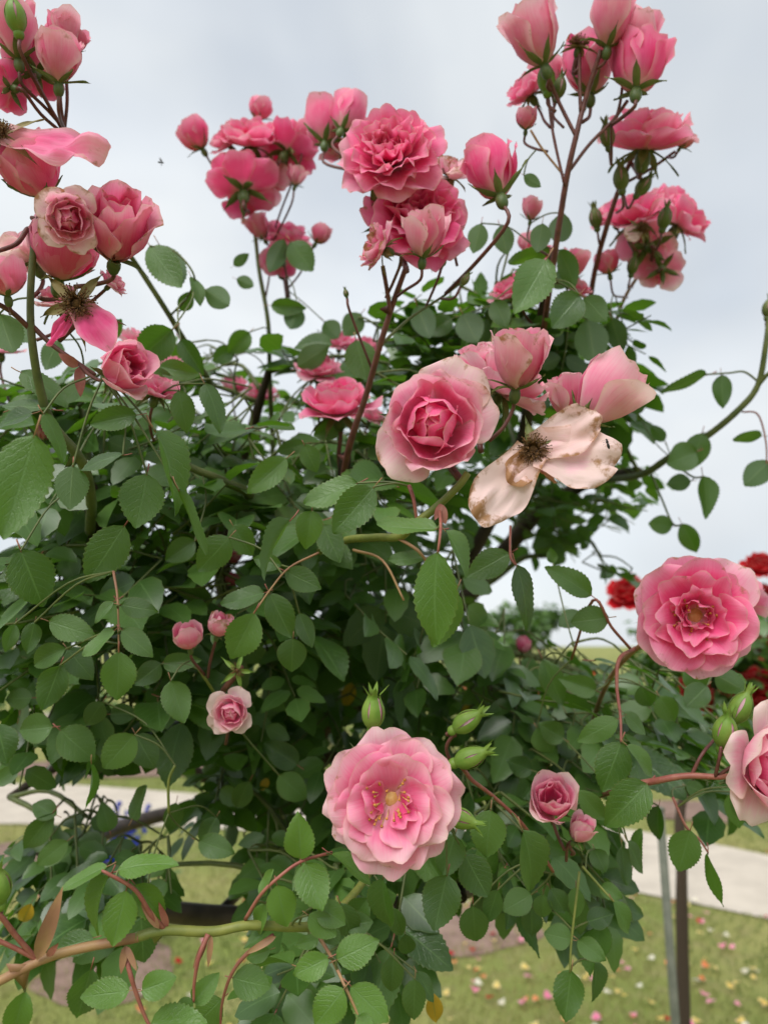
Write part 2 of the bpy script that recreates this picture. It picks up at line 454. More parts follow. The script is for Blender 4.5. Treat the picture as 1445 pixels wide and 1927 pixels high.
# ------------------------------------------------------------------ leaf shapes
def leaf_shape(rows, cols, seed, serr=True, curl=0.12, fold=0.18, wave=0.02, wide=0.62):
    """unit leaf: base at origin, tip at y=1, upper face +z; half columns each side"""
    rs = random.Random(seed)
    ph = rs.random() * 6; tw = (rs.random() - .5) * 0.25
    asym = 1 + (rs.random() - .5) * 0.14
    e1, e2 = rs.uniform(.78, .92), rs.uniform(.58, .82)
    vs, uv, fs = [], [], []
    for i in range(rows + 1):
        t = i / rows
        wv = (math.sin(math.pi * min(1, t ** e1)) ** e2) if 0 < t < 1 else 0
        wv *= 1 - 0.10 * t
        if t > 0.85: wv *= 1 - 0.30 * (t - .85) / .15
        hw = 0.5 * wide * max(wv, 0.02)
        if serr and 0.12 < t < 0.98:
            hw *= 1 + (0.055 if i % 2 else -0.04)
        for j in range(-cols, cols + 1):
            s = j / cols
            x = hw * s * (asym if s > 0 else 1)
            y = t + (0.012 if (serr and abs(j) == cols and i % 2) else 0) - 0.02 * abs(s) * math.sin(math.pi * t)
            z = fold * abs(x) - curl * t * t * 1.0 + wave * math.sin(7 * t + ph + (2 if s > 0 else 0)) * abs(s) - 0.25 * x * x
            z += tw * x * t
            vs.append((x, y, z)); uv.append((0.5 + 0.5 * s, t))
    n = 2 * cols + 1
    for i in range(rows):
        for j in range(n - 1):
            a = i * n + j
            fs.append((a, a + 1, a + n + 1, a + n))
    return vs, fs, uv

def petiole(length=0.20, r=0.0105):
    pts = [(0, 0.03, -0.005), (0, -length * .5, -0.012), (0, -length, 0.0)]
    return tube(pts, [r, r, r * 1.15], 5)

HI = []
for k in range(10):
    v_, f_, u_ = leaf_shape(26, 3, 100 + k, True, curl=[.05, .14, .26, .36, -.10][k % 5], fold=[.18, .38, .10, .55, .28][k % 5], wave=[.02, .035, .03, .02, .045][k % 5])
    q = MB(); q.add(v_, f_, u_, 0)
    pv, pf, pu = petiole(); q.add(pv, pf, [(0.5, 0.1)] * len(pv), 1)
    HI.append(q.mesh('leaf', [M['leaf'], M['cane_tan' if k % 2 else 'stalk_rose']]))
LOW = [leaf_shape(8, 1, 300 + k, True, curl=[.05, .18, .32][k % 3], fold=[.2, .45, .1][k % 3]) for k in range(6)]
LOWA = [(np.array(v), f, np.array(u)) for v, f, u in LOW]

def leaf_matrix(base, tip, normal, wratio=1.0):
    d = tip - base; L = d.length; y = d / L
    z = normal - y * normal.dot(y)
    if z.length < 1e-4: z = y.orthogonal()
    z.normalize(); x = y.cross(z)
    m = Matrix(((x.x * L * wratio, y.x * L, z.x * L, base.x), (x.y * L * wratio, y.y * L, z.y * L, base.y),
                (x.z * L * wratio, y.z * L, z.z * L, base.z), (0, 0, 0, 1)))
    return m

class LeafPool:
    """many leaves joined into one mesh (numpy)"""
    def __init__(s): s.mats = []; s.kind = []
    def add(s, m, k=None): s.mats.append(np.array(m)); s.kind.append(random.randrange(len(LOWA)) if k is None else k)
    def build(s, name, mats, parent, young=0.0, **props):
        V_, F_, U_, R_, Y_ = [], [], [], [], []; off = 0
        for m, k in zip(s.mats, s.kind):
            v, f, u = LOWA[k]
            V_.append(v @ m[:3, :3].T + m[:3, 3]); U_.append(u)
            F_ += [tuple(i + off for i in q) for q in f]; off += len(v)
            R_ += [random.random()] * len(f)
            Y_ += [max(0, random.gauss(young, 0.12))] * len(f)
        me = mesh(name, np.concatenate(V_), F_, mats, True, np.concatenate(U_))
        at = me.attributes.new('rnd', 'FLOAT', 'FACE'); at.data.foreach_set('value', np.array(R_, dtype=np.float32))
        at = me.attributes.new('young_leaf', 'FLOAT', 'FACE'); at.data.foreach_set('value', np.array(Y_, dtype=np.float32))
        return obj(name, me, parent, **props)

# ------------------------------------------------------------------ the rose bush
TRUNK_TOP = P(522, 1500, 1.05)
base = P(548, 1900, 1.05); ROOT = Vector((base.x, base.y, 0))
bush = thing('rose_bush', ROOT, 'large pink weeping standard rose bush in full bloom filling the view', 'rose bush')

CP = []
def cane(name, pts, r0, r1, m, ns=8, k=5, parent=None, bumps=0.0, thorns=0):
    p = smooth_path(pts, k); n = len(p)
    if parent is None or parent == bush: CP.extend(p)
    rad = [r0 + (r1 - r0) * i / (n - 1) for i in range(n)]
    if bumps: rad = [r * (1 + bumps * (random.random() - .5)) for r in rad]
    q = MB(); q.add(*tube(p, rad, ns))
    for _ in range(thorns):
        i = random.randrange(1, n - 1)
        a = Vector(p[i]); t = (Vector(p[i + 1]) - Vector(p[i - 1])).normalized()
        o_ = t.orthogonal().normalized(); o_.rotate(Matrix.Rotation(random.random() * 6.28, 3, t))
        L = 0.006 + 0.003 * random.random(); r = 0.0016
        sd = t.cross(o_)
        b0 = a + o_ * rad[i] * .8
        q.add([b0 - t * .004, b0 + t * .004, b0 + sd * r, b0 - sd * r, b0 + o_ * L - t * .002], [(0, 2, 4), (2, 1, 4), (1, 3, 4), (3, 0, 4)])
    return obj(name, q.mesh(name, [m]), parent or bush)

# trunk and old wood
cane('trunk', [ROOT + Vector((0, 0, -.02)), ROOT + Vector((.012, 0, .5)), base, TRUNK_TOP], .030, .024, M['bark'], 14, 8, bumps=.12)
C_ = lambda x, y, d: P(x, y, d)
wood = [
    ([TRUNK_TOP, C_(560, 1400, 1.03), C_(700, 1325, 1.0), C_(790, 1288, .97), C_(885, 1258, .94)], .013, .009),
    ([C_(885, 1258, .94), C_(925, 1305, .92), C_(955, 1392, .90), C_(985, 1480, .88)], .010, .006),
    ([C_(885, 1258, .94), C_(960, 1230, .93), C_(1080, 1260, .90), C_(1180, 1330, .85)], .006, .003),
    ([TRUNK_TOP, C_(620, 1350, 1.08), C_(780, 1220, 1.12), C_(890, 1110, 1.12), C_(955, 1030, 1.1), C_(1020, 960, 1.08), C_(1110, 905, 1.05), C_(1200, 888, .95)], .020, .007),
    ([C_(880, 1120, 1.12), C_(930, 1090, 1.1), C_(985, 1050, 1.08), C_(1035, 1045, 1.06), C_(1090, 1020, 1.05)], .006, .002),
    ([C_(955, 1030, 1.1), C_(1000, 930, 1.1), C_(1060, 850, 1.08), C_(1110, 790, 1.05)], .007, .003),
    ([TRUNK_TOP, C_(480, 1380, 1.0), C_(430, 1180, .95), C_(420, 980, .9), C_(470, 820, .85), C_(505, 700, .8)], .016, .004),
    ([TRUNK_TOP, C_(420, 1400, .98), C_(280, 1250, .9), C_(200, 1080, .75), C_(170, 920, .55)], .014, .006),
    ([TRUNK_TOP, C_(600, 1340, 1.0), C_(640, 1150, .9), C_(640, 980, .75), C_(650, 860, .6)], .013, .005),
    ([TRUNK_TOP, C_(600, 1380, 1.0), C_(800, 1180, .95), C_(960, 900, .85), C_(1010, 650, .7), C_(1040, 480, .6)], .012, .004),
    ([TRUNK_TOP, C_(430, 1480, 1.0), C_(280, 1420, .95), C_(120, 1440, .85), C_(20, 1500, .75)], .010, .004),
    ([TRUNK_TOP, C_(600, 1470, 1.0), C_(760, 1500, .85), C_(850, 1640, .7), C_(870, 1690, .62)], .010, .004),
    ([TRUNK_TOP, C_(640, 1420, 1.0), C_(900, 1440, .85), C_(1080, 1560, .7), C_(1090, 1680, .6)], .010, .004),
    ([TRUNK_TOP, C_(560, 1560, .95), C_(600, 1660, .75), C_(640, 1720, .55), C_(600, 1748, .40)], .009, .005),
    ([TRUNK_TOP, C_(620, 1300, 1.1), C_(660, 1000, 1.1), C_(640, 800, 1.0)], .010, .004),
    ([TRUNK_TOP, C_(350, 1300, 1.1), C_(200, 1000, 1.1), C_(120, 800, 1.0)], .010, .004),
]
for pts, r0, r1 in wood:
    cane('branch', pts, r0, r1, M['bark'] if r0 > .0095 else M['cane_olive'], 9, 6, bumps=.10)

# green and red canes seen in front: (pixel points with depth), pixel radius at start/end
def pcane(pts, w0, w1, m, name='cane', thorns=0, ns=8):
    pp = [P(*p) for p in pts]
    d0, d1 = pts[0][2], pts[-1][2]
    k = .72 if m == 'stalk_red' else .72 if m in ('stalk_rose', 'cane_tan') and w0 < 9 else .88
    return cane(name, pp, k * w0 * d0 / FPX, k * w1 * d1 / FPX, M[m], ns, 6, thorns=thorns, bumps=.06)
pcane([(170, 1000, .55), (172, 940, .50), (155, 870, .46), (100, 800, .44), (78, 740, .43), (62, 650, .42), (58, 560, .42), (66, 440, .42)], 11, 7, 'cane_olive', thorns=2)
pcane([(66, 470, .42), (55, 430, .42), (30, 460, .41), (-30, 480, .40)], 7, 6, 'stalk_red')
pcane([(58, 620, .42), (20, 585, .41), (-30, 560, .40)], 7, 7, 'stalk_red')
pcane([(58, 610, .42), (100, 650, .42), (150, 685, .42), (180, 705, .42)], 7, 5, 'stalk_red')
pcane([(66, 440, .42), (95, 330, .46), (130, 260, .47)], 5, 4, 'cane_olive')
pcane([(440, 1200, .85), (400, 1000, .7), (470, 940, .58), (420, 905, .55), (360, 880, .53), (300, 840, .52)], 9, 7, 'cane_olive')
pcane([(400, 800, .75), (398, 730, .70), (370, 680, .66), (320, 595, .62), (262, 505, .60), (230, 460, .58)], 7, 5, 'cane_olive')
pcane([(515, 880, .85), (508, 720, .82), (505, 610, .80), (488, 510, .80), (480, 440, .80), (470, 400, .78)], 5, 4, 'cane_olive')
pcane([(645, 900, .60), (660, 830, .57), (690, 740, .55), (715, 650, .53), (740, 570, .52), (765, 500, .51)], 9, 7, 'stalk_red', thorns=2)
pcane([(735, 590, .52), (728, 545, .515), (720, 500, .51)], 6, 6, 'stalk_red')
pcane([(715, 650, .53), (770, 600, .54), (830, 560, .55), (870, 530, .55)], 3.5, 2.5, 'cane_olive')
pcane([(1020, 640, .66), (1040, 500, .60), (1065, 340, .57), (1085, 250, .56), (1100, 190, .56), (1130, 95, .55)], 8, 6, 'stalk_red', thorns=2)
pcane([(1072, 320, .57), (1110, 270, .57), (1150, 230, .57), (1180, 190, .57)], 5, 5, 'stalk_red')
pcane([(1092, 210, .56), (1090, 150, .56), (1090, 100, .56)], 5, 5, 'stalk_red')
pcane([(1085, 260, .56), (1050, 190, .56), (1025, 130, .55)], 5, 5, 'stalk_red')
pcane([(1062, 350, .57), (1040, 250, .57), (1030, 170, .58)], 4, 4, 'stalk_red')
pcane([(1060, 330, .57), (1020, 280, .57), (998, 245, .57)], 3, 3, 'cane_tan')
pcane([(1100, 660, .78), (1115, 530, .72), (1140, 430, .68), (1170, 340, .66), (1200, 275, .65)], 7, 6, 'stalk_red')
pcane([(1165, 350, .66), (1220, 320, .65), (1270, 285, .64)], 4, 4, 'stalk_red')
pcane([(1160, 600, .8), (1175, 560, .78), (1200, 520, .76), (1230, 490, .75)], 5, 4, 'cane_tan')
pcane([(1110, 905, 1.0), (1200, 895, .85), (1260, 860, .80), (1330, 820, .76), (1390, 770, .74), (1425, 725, .73), (1440, 650, .72), (1446, 590, .72)], 7, 5, 'cane_olive')
pcane([(1425, 725, .73), (1450, 700, .72), (1500, 680, .71)], 5, 4, 'cane_olive')
pcane([(1395, 775, .74), (1425, 780, .74), (1440, 830, .74), (1442, 880, .74)], 2.5, 2, 'stalk_rose')
pcane([(1428, 720, .73), (1400, 700, .73), (1370, 702, .73), (1325, 705, .73)], 2.5, 2, 'cane_olive')
pcane([(1260, 860, .80), (1285, 885, .77), (1305, 898, .765), (1323, 897, .76)], 2.5, 2, 'cane_olive')
pcane([(1225, 892, .84), (1245, 940, .82), (1265, 985, .80), (1283, 988, .78)], 2.5, 2, 'cane_olive')
pcane([(320, 595, .62), (352, 560, .61), (366, 520, .60), (330, 474, .60), (284, 463, .60)], 2.5, 2, 'cane_olive')
# cane below the cupped rose
pcane([(560, 1060, .60), (640, 1020, .50), (700, 1012, .45), (752, 1010, .42), (775, 990, .41), (820, 955, .405), (862, 915, .40), (880, 890, .40)], 7, 8, 'cane_green', thorns=1)
pcane([(826, 950, .405), (829, 990, .385), (824, 1040, .36)], 5, 3, 'stalk_rose')
pcane([(748, 1012, .42), (785, 1035, .41), (805, 1060, .41)], 5, 4, 'cane_tan')
pcane([(785, 985, .41), (778, 940, .41), (770, 915, .42)], 4, 6, 'stalk_rose')
pcane([(665, 1035, .45), (720, 1055, .43), (760, 1130, .42)], 4, 3, 'cane_tan')
pcane([(600, 1040, .46), (545, 1068, .45), (510, 1108, .44), (477, 1155, .43)], 3, 2.2, 'cane_tan')
pcane([(214, 1075, .44), (222, 1130, .43), (224, 1228, .42)], 3.6, 2.4, 'cane_tan')
# bottom-left cane
pcane([(-60, 1880, .345), (0, 1846, .35), (80, 1806, .355), (150, 1785, .36), (240, 1768, .365), (262, 1763, .366)], 10, 10.3, 'cane_tan', thorns=2, ns=12)
pcane([(256, 1764, .3658), (310, 1751, .37), (400, 1753, .375), (470, 1741, .38), (560, 1745, .39), (605, 1738, .41), (645, 1705, .43), (690, 1650, .48), (730, 1580, .60)], 11, 6, 'cane_green', thorns=3, ns=12)
pcane([(462, 1730, .38), (490, 1685, .375), (520, 1655, .375), (565, 1622, .38), (625, 1604, .39)], 5, 4, 'stalk_rose')
pcane([(310, 1748, .37), (285, 1722, .365), (255, 1675, .36), (205, 1645, .355), (192, 1638, .355)], 8, 3, 'stalk_rose')
pcane([(234, 1785, .365), (245, 1830, .36), (255, 1864, .36), (272, 1910, .36), (285, 1935, .36)], 7, 4, 'stalk_rose')
pcane([(392, 1758, .37), (375, 1800, .365), (366, 1850, .365), (365, 1885, .365)], 7, 3, 'stalk_rose')
pcane([(70, 1806, .355), (30, 1760, .35), (0, 1722, .345), (-40, 1690, .34)], 7, 7, 'stalk_rose')
pcane([(75, 1808, .355), (20, 1780, .35), (-40, 1755, .345)], 6, 6, 'stalk_rose')
pcane([(515, 1760, .385), (465, 1795, .385), (435, 1835, .385), (418, 1890, .385), (415, 1940, .385)], 6, 3, 'stalk_rose')
pcane([(590, 1748, .40), (620, 1795, .385), (650, 1858, .37), (678, 1920, .365)], 5, 3.4, 'cane_tan')
# lower right
pcane([(760, 1500, .45), (850, 1440, .43), (890, 1470, .43), (935, 1505, .44), (990, 1560, .45), (1040, 1640, .47)], 6, 4, 'stalk_rose')
pcane([(850, 1440, .43), (840, 1405, .425), (862, 1372, .42)], 5, 5, 'stalk_red')
pcane([(850, 1445, .43), (865, 1437, .42)], 5, 5, 'stalk_red')
pcane([(1195, 1220, .52), (1165, 1240, .50), (1160, 1290, .49), (1167, 1350, .48), (1168, 1398, .47)], 6, 3, 'stalk_rose')
pcane([(1300, 1215, .52), (1235, 1210, .52), (1195, 1222, .52), (1140, 1290, .6), (1100, 1400, .75)], 6, 5, 'cane_tan')
pcane([(1120, 1500, .65), (1180, 1480, .48), (1230, 1470, .45), (1290, 1460, .44), (1350, 1462, .435), (1372, 1460, .43)], 7, 7, 'stalk_rose')
for e in ([(1345, 1462, .435), (1352, 1430, .43), (1356, 1405, .43)], [(1300, 1460, .44), (1320, 1420, .44), (1345, 1390, .45)],
          [(1350, 1460, .435), (1390, 1435, .43), (1430, 1425, .43)], [(1360, 1462, .435), (1400, 1480, .43), (1450, 1490, .425)]):
    pcane(e, 5, 4, 'stalk_red')
pcane([(1065, 1620, .47), (1068, 1590, .46), (1085, 1580, .455)], 4, 5, 'stalk_red')
pcane([(1090, 1640, .47), (1075, 1768, .46), (1072, 1830, .455)], 3, 2.2, 'cane_green')
pcane([(1095, 1630, .47), (1130, 1670, .465), (1155, 1697, .46)], 3, 2.2, 'cane_green')
pcane([(1265, 1500, .52), (1290, 1555, .51), (1315, 1580, .505), (1332, 1605, .50)], 4, 2.5, 'stalk_rose')
pcane([(330, 1440, .5), (318, 1470, .5), (318, 1530, .5)], 3, 3, 'cane_green')
pcane([(970, 1062, .46), (960, 1045, .48), (960, 990, .52)], 3.5, 3, 'stalk_rose')
pcane([(1075, 1240, .56), (1115, 1130, .5), (1150, 1180, .5), (1185, 1220, .51)], 3.5, 4, 'stalk_rose')
pcane([(375, 1260, .50), (395, 1290, .51), (420, 1330, .56)], 3, 3, 'cane_green')

# ------------------------------------------------------------------ roses
def petal_mesh(L, W, th0, th1, rho, r0, z0, curl=0.0, ruffle=0.05, seed=0, nu=8, nv=9, p=1.6, notch=0.0, basew=0.28, crumple=0.030):
    rs = random.Random(seed)
    ph = [rs.random() * 6.28 for _ in range(4)]
    K = 24; r, z = [r0], [z0]; ths = []
    for i in range(K):
        v = (i + .5) / K
        th = R(th1 + (th0 - th1) * (1 - v) ** p + curl * max(0, (v - .72) / .28) ** 1.5)
        ths.append(th); r.append(r[-1] + L / K * math.sin(th)); z.append(z[-1] + L / K * math.cos(th))
    ths.append(ths[-1])
    vs, uv, fs = [], [], []
    skew = (rs.random() - .5) * .12
    for i in range(nv + 1):
        v = i / nv
        wv = basew + (1 - basew) * (lambda t: t * t * (3 - 2 * t))(min(1, v / .68))
        wv *= 1 - .16 * max(0, (v - .72) / .28) ** 2
        for j in range(nu + 1):
            u = 2 * j / nu - 1
            ve = v * (1 - (.25 + skew * u) * abs(u) ** 2.3 * v + .022 * v ** 3 * math.sin(5 * u + ph[0]) - notch * v ** 4 * math.exp(-(u / .22) ** 2))
            f = min(K - 1e-6, max(0, ve * K)); k = int(f); t = f - k
            rr = r[k] + (r[k + 1] - r[k]) * t; zz = z[k] + (z[k + 1] - z[k]) * t
            th = ths[k] + (ths[k + 1] - ths[k]) * t
            s = u * W * wv / 2
            rh = rho * (0.55 + 0.45 * min(1, v / .5))
            inn = rh * (1 - math.cos(min(2.6, abs(s) / rh))); lat = math.copysign(rh * math.sin(min(2.6, abs(s) / rh)), s)
            ruf = ruffle * L * v * v * (math.sin(3.2 * u + ph[1]) * .5 + math.sin(6.5 * u + ph[2]) * .35 * v + .4 * math.sin(2 * v * 3 + ph[3]) * u)
            inn += ruf + crumple * L * (.25 + .75 * v) * (mnoise.noise(Vector((u * 1.6 + seed * .37, v * 2.6, seed * .11))) + .5 * mnoise.noise(Vector((u * 4 + seed * .7, v * 4, seed * .3))))
            # curl side rims slightly outwards near the top
            inn -= .04 * W * max(0, abs(u) - .7) / .3 * v * v * (1 if curl >= 0 else 0)
            vs.append((rr - inn * math.cos(th), lat, zz + inn * math.sin(th))); uv.append((j / nu, v))
    for i in range(nv):
        for j in range(nu):
            a = i * (nu + 1) + j
            fs.append((a, a + 1, a + nu + 2, a + nu + 1))
    # inner face towards the flower's axis
    return vs, [tuple(reversed(f)) for f in fs], uv

def sepal_geo(L, W, th0, th1, r0, z0, seed):
    vs, fs, uv = petal_mesh(L, W, th0, th1, W * .7, r0, z0, 0, .05, seed, 4, 7, 1.0, 0, .7)
    # narrow to a long point
    res = []
    for i, (x, y, z) in enumerate(vs):
        v = (i // 5) / 7
        k = (1 - v) ** .75 * (1 + .25 * math.sin(v * 3.1)) + .03
        res.append((x, y * k, z))
    return res, fs, uv

def uvsphere(rx, rz, zc, nu=10, nv=7):
    vs, fs = [], []
    for i in range(nv + 1):
        a = math.pi * i / nv
        for j in range(nu):
            b_ = 2 * math.pi * j / nu
            vs.append((rx * math.sin(a) * math.cos(b_), rx * math.sin(a) * math.sin(b_), zc - rz * math.cos(a)))
    for i in range(nv):
        for j in range(nu):
            fs.append((i * nu + j, i * nu + (j + 1) % nu, (i + 1) * nu + (j + 1) % nu, (i + 1) * nu + j))
    return vs, fs

# ring: n, length, width, theta0, theta1, rho, r0, z0, curl, ruffle, pale, p
TYPES = {
    'open': [(7, 1.02, 1.05, 70, 92, 1.8, .10, .00, 10, .05, .42, 1.0), (7, .95, 1.0, 62, 82, 1.4, .09, .03, 8, .06, .36, 1.0),
             (5, .82, .92, 54, 72, 1.1, .08, .06, 8, .07, .30, 1.0), (4, .66, .78, 48, 60, .8, .07, .08, 14, .10, .28, 1.0),
             (2, .50, .56, 44, 46, .5, .08, .10, 14, .14, .12, 1.0), (2, .36, .36, 40, 20, .22, .10, .10, -20, .16, .05, 1.0)],
    'rosette': [(6, 1.04, 1.12, 76, 86, 1.6, .10, .00, 12, .06, .34, 1.0), (7, .98, .98, 66, 64, 1.2, .09, .03, 8, .07, .16, 1.0), (6, .84, .80, 54, 44, .8, .09, .05, 8, .10, .10, 1.0),
                (5, .64, .62, 42, 22, .5, .10, .07, -4, .14, .16, 1.0), (4, .46, .44, 30, -4, .3, .14, .08, -14, .16, .10, 1.0), (3, .34, .34, 24, -20, .2, .16, .08, -10, .18, .02, 1.0)],
    'full': [(7, 1.05, .92, 75, 80, 1.2, .10, .00, 12, .08, .15, 1.0), (8, 1.0, .82, 64, 58, .9, .10, .03, 6, .09, .08, 1.0),
             (8, .95, .72, 52, 40, .7, .09, .06, 4, .10, .04, 1.0), (8, .84, .60, 42, 25, .5, .08, .08, 0, .12, .02, 1.0),
             (8, .70, .48, 34, 10, .35, .07, .10, -8, .14, .0, 1.0), (6, .55, .36, 22, -5, .25, .05, .10, -10, .15, -.05, 1.0)],
    'cup': [(4, 1.12, 1.20, 72, 84, 1.5, .10, .00, 10, .06, .62, .9), (5, 1.14, 1.15, 88, 2, .95, .10, .00, 16, .04, .40, 1.2),
            (4, 1.02, 1.05, 82, -8, .80, .09, .03, 10, .05, .22, 1.2), (4, .98, .92, 76, -38, .66, .08, .05, 0, .05, -.02, 1.2),
            (5, .92, .78, 66, -66, .50, .08, .06, 0, .05, -.10, 1.2), (5, .84, .56, 52, -80, .38, .07, .06, 0, .06, -.16, 1.2)],
    'bud': [(2, 2.1, 2.0, 62, 6, .98, .12, .0, 58, .04, .30, 2.0), (3, 2.15, 1.9, 58, -2, .90, .12, .02, 30, .04, .20, 2.0),
            (3, 2.05, 1.7, 50, -8, .72, .10, .04, 16, .05, .10, 1.8), (3, 1.95, 1.35, 40, -9, .50, .08, .06, 8, .05, .04, 1.6),
            (3, 1.85, .95, 28, -8, .30, .06, .06, 8, .06, -.12, 1.4)],
    'loose': [(5, 1.20, 1.15, 88, 62, 1.2, .10, .0, 30, .08, .22, 1.0), (5, 1.2, 1.05, 84, 22, .9, .10, .03, 22, .08, .14, 1.1),
              (6, 1.12, .9, 72, 8, .7, .09, .05, 12, .09, .06, 1.1), (6, 1.0, .66, 56, -2, .5, .08, .06, 6, .10, .0, 1.1),
              (6, .86, .5, 42, -12, .35, .07, .06, 0, .12, -.05, 1.1)],
    'ball': [(3, 2.0, 2.2, 78, -18, 1.02, .12, .0, 6, .03, .18, 1.5), (3, 2.0, 2.0, 74, -22, .95, .12, .03, 4, .04, .10, 1.5),
             (3, 1.85, 1.5, 62, -24, .7, .10, .05, 0, .05, .0, 1.5)],
}
HEIGHT = {'open': .40, 'rosette': .5, 'full': .62, 'cup': .70, 'bud': 1.85, 'loose': .85, 'ball': 1.45}
BLOOMS = []      # pixel discs kept clear of nearer foliage
AX = {}

def frame(axis, spin):
    z = axis.normalized(); x = z.orthogonal().normalized()
    x.rotate(Matrix.Rotation(spin, 3, z)); y = z.cross(x)
    return Matrix(((x.x, y.x, z.x, 0), (x.y, y.y, z.y, 0), (x.z, y.z, z.z, 0), (0, 0, 0, 1)))

seedc = [1000]
def rose(x, y, d, rpx, kind, axis, label=None, pale=0.0, wilt=0.0, stem=None, spin=None, name='rose_bloom', parent=None,
         pmat='petal', lod=None, sepal_up=None, stam=None, thin=1.0, jit=1.0, stretch=1.0, dead=False, outer=None):
    """a bloom centred on pixel (x, y) at depth d, radius in pixels"""
    parent = parent or bush
    rad = rpx * d / FPX
    ax = V(*axis)
    b0 = P(x, y, d) - ax * (HEIGHT[kind] * rad * .5 * stretch)
    seedc[0] += 50
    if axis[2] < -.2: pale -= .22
    rs = random.Random(seedc[0])
    spin = rs.random() * 6.28 if spin is None else spin
    mw = Matrix.Translation(b0) @ frame(ax, spin)
    BLOOMS.append((x, y, d, rpx * (1.05 if kind in ('open', 'full', 'cup', 'loose') else 1.15)))
    # receptacle and hip
    q = MB(); v_, f_ = uvsphere(.20 * rad, .30 * rad, -.24 * rad); q.add(v_, f_)
    v_, f_ = uvsphere(.15 * rad, .10 * rad, .0); q.add(v_, f_)
    top = obj(name, q.mesh(name, [M['hip']]), parent, mw)
    if label: top['label'] = label
    big = rpx * 767 / 1445
    lod = lod if lod is not None else (2 if big > 38 else 1 if big > 20 else 0)
    nu, nv = [(5, 6), (7, 8), (10, 12)][lod]
    rings = TYPES[kind]
    for ri, (n, L, W, a0, a1, rho, r0, z0, curl, ruf, pl, p) in enumerate(rings):
        n = max(2, round(n * thin))
        oz = None
        if ri == 0 and outer:
            n = len(outer); xa, ya = mw.to_3x3() @ Vector((1, 0, 0)), mw.to_3x3() @ Vector((0, 1, 0))
            oz = [math.atan2((RT * math.cos(R(q)) + UP * math.sin(R(q))).dot(ya), (RT * math.cos(R(q)) + UP * math.sin(R(q))).dot(xa)) for q in outer]
        off = rs.random() * 6.28
        for i in range(n):
            seedc[0] += 1
            jl = 1 + (rs.random() - .5) * .16 * jit; ja = (rs.random() - .5) * 16 * jit
            me = mesh('petal', *petal_mesh(L * rad * jl * stretch, W * rad * (1 + (rs.random() - .5) * .2), a0 + ja * .3, a1 + ja, rho * rad, r0 * rad, z0 * rad,
                                           curl + (rs.random() - .3) * 22 * jit, ruf * (1 + jit * .6), seedc[0], nu, nv, p, .10 * rs.random(), .28, .03 + wilt * .10)[:2], [M[pmat]])
            vs_uv = petal_uv(nu, nv)
            l = me.uv_layers.new(name='UVMap')
            vi = np.empty(len(me.loops), dtype=np.int32); me.loops.foreach_get('vertex_index', vi)
            l.data.foreach_set('uv', vs_uv[vi].ravel())
            az = off + 2 * math.pi * (i + (rs.random() - .5) * .28) / n
            if oz: az = oz[i]
            po = obj('petal', me, top, Matrix.Rotation(az, 4, 'Z') @ Matrix.Rotation((rs.random() - .5) * .12, 4, 'X'))
            po['pale'] = pl + pale + (rs.random() - .5) * .10
            po['wilt'] = wilt * (.4 + rs.random()) + (.12 if ri < 2 else 0) * rs.random()
    # sepals
    su = sepal_up if sepal_up is not None else (kind in ('bud', 'ball'))
    if lod > 0 or su:
        for i in range(5):
            a0, a1 = (70, 18 + rs.random() * 40) if su else (105 + rs.random() * 15, 125 + rs.random() * 30)
            if su and rs.random() < .35: a1 += 60
            sl = (1.0 if su else .95) * (.8 + .4 * rs.random())
            g = sepal_geo(sl * rad, .34 * rad, a0, a1, .14 * rad, -.02 * rad, seedc[0] + i)
            obj('sepal', mesh('sepal', g[0], g[1], [M['sepal_dry' if (dead or wilt > .3) else 'sepal']], True), top, Matrix.Rotation(2 * math.pi * (i + .3 * rs.random()) / 5, 4, 'Z'))
    if stam or (stam is None and kind == 'open'):
        stamens(top, rad, rs, dead, 46 if not dead else 60, .36, 78)
    # stalk
    if stem != 'none':
        bot = b0 - ax * (.45 * rad)
        if stem is None:
            e = bot - ax * .018 + Vector((rs.uniform(-.008, .008), .018, -.035)); mid_ = bot - ax * .016
        else:
            e = P(*stem); mid_ = bot - ax * min(.014, (e - bot).length * .18)
        cane('flower_stalk', [b0 - ax * .3 * rad, mid_, (mid_ + e) / 2 + Vector((rs.uniform(-.002, .002), 0, -.001)), e], max(.0010, min(.06 * rad, .0019)), max(.0011, min(.07 * rad, .0022)), M['stalk_red'], 7, 4, parent)
    return top

_uvc = {}
def petal_uv(nu, nv):
    if (nu, nv) not in _uvc:
        _uvc[(nu, nv)] = np.array([(j / nu, i / nv) for i in range(nv + 1) for j in range(nu + 1)], dtype=np.float32)
    return _uvc[(nu, nv)]

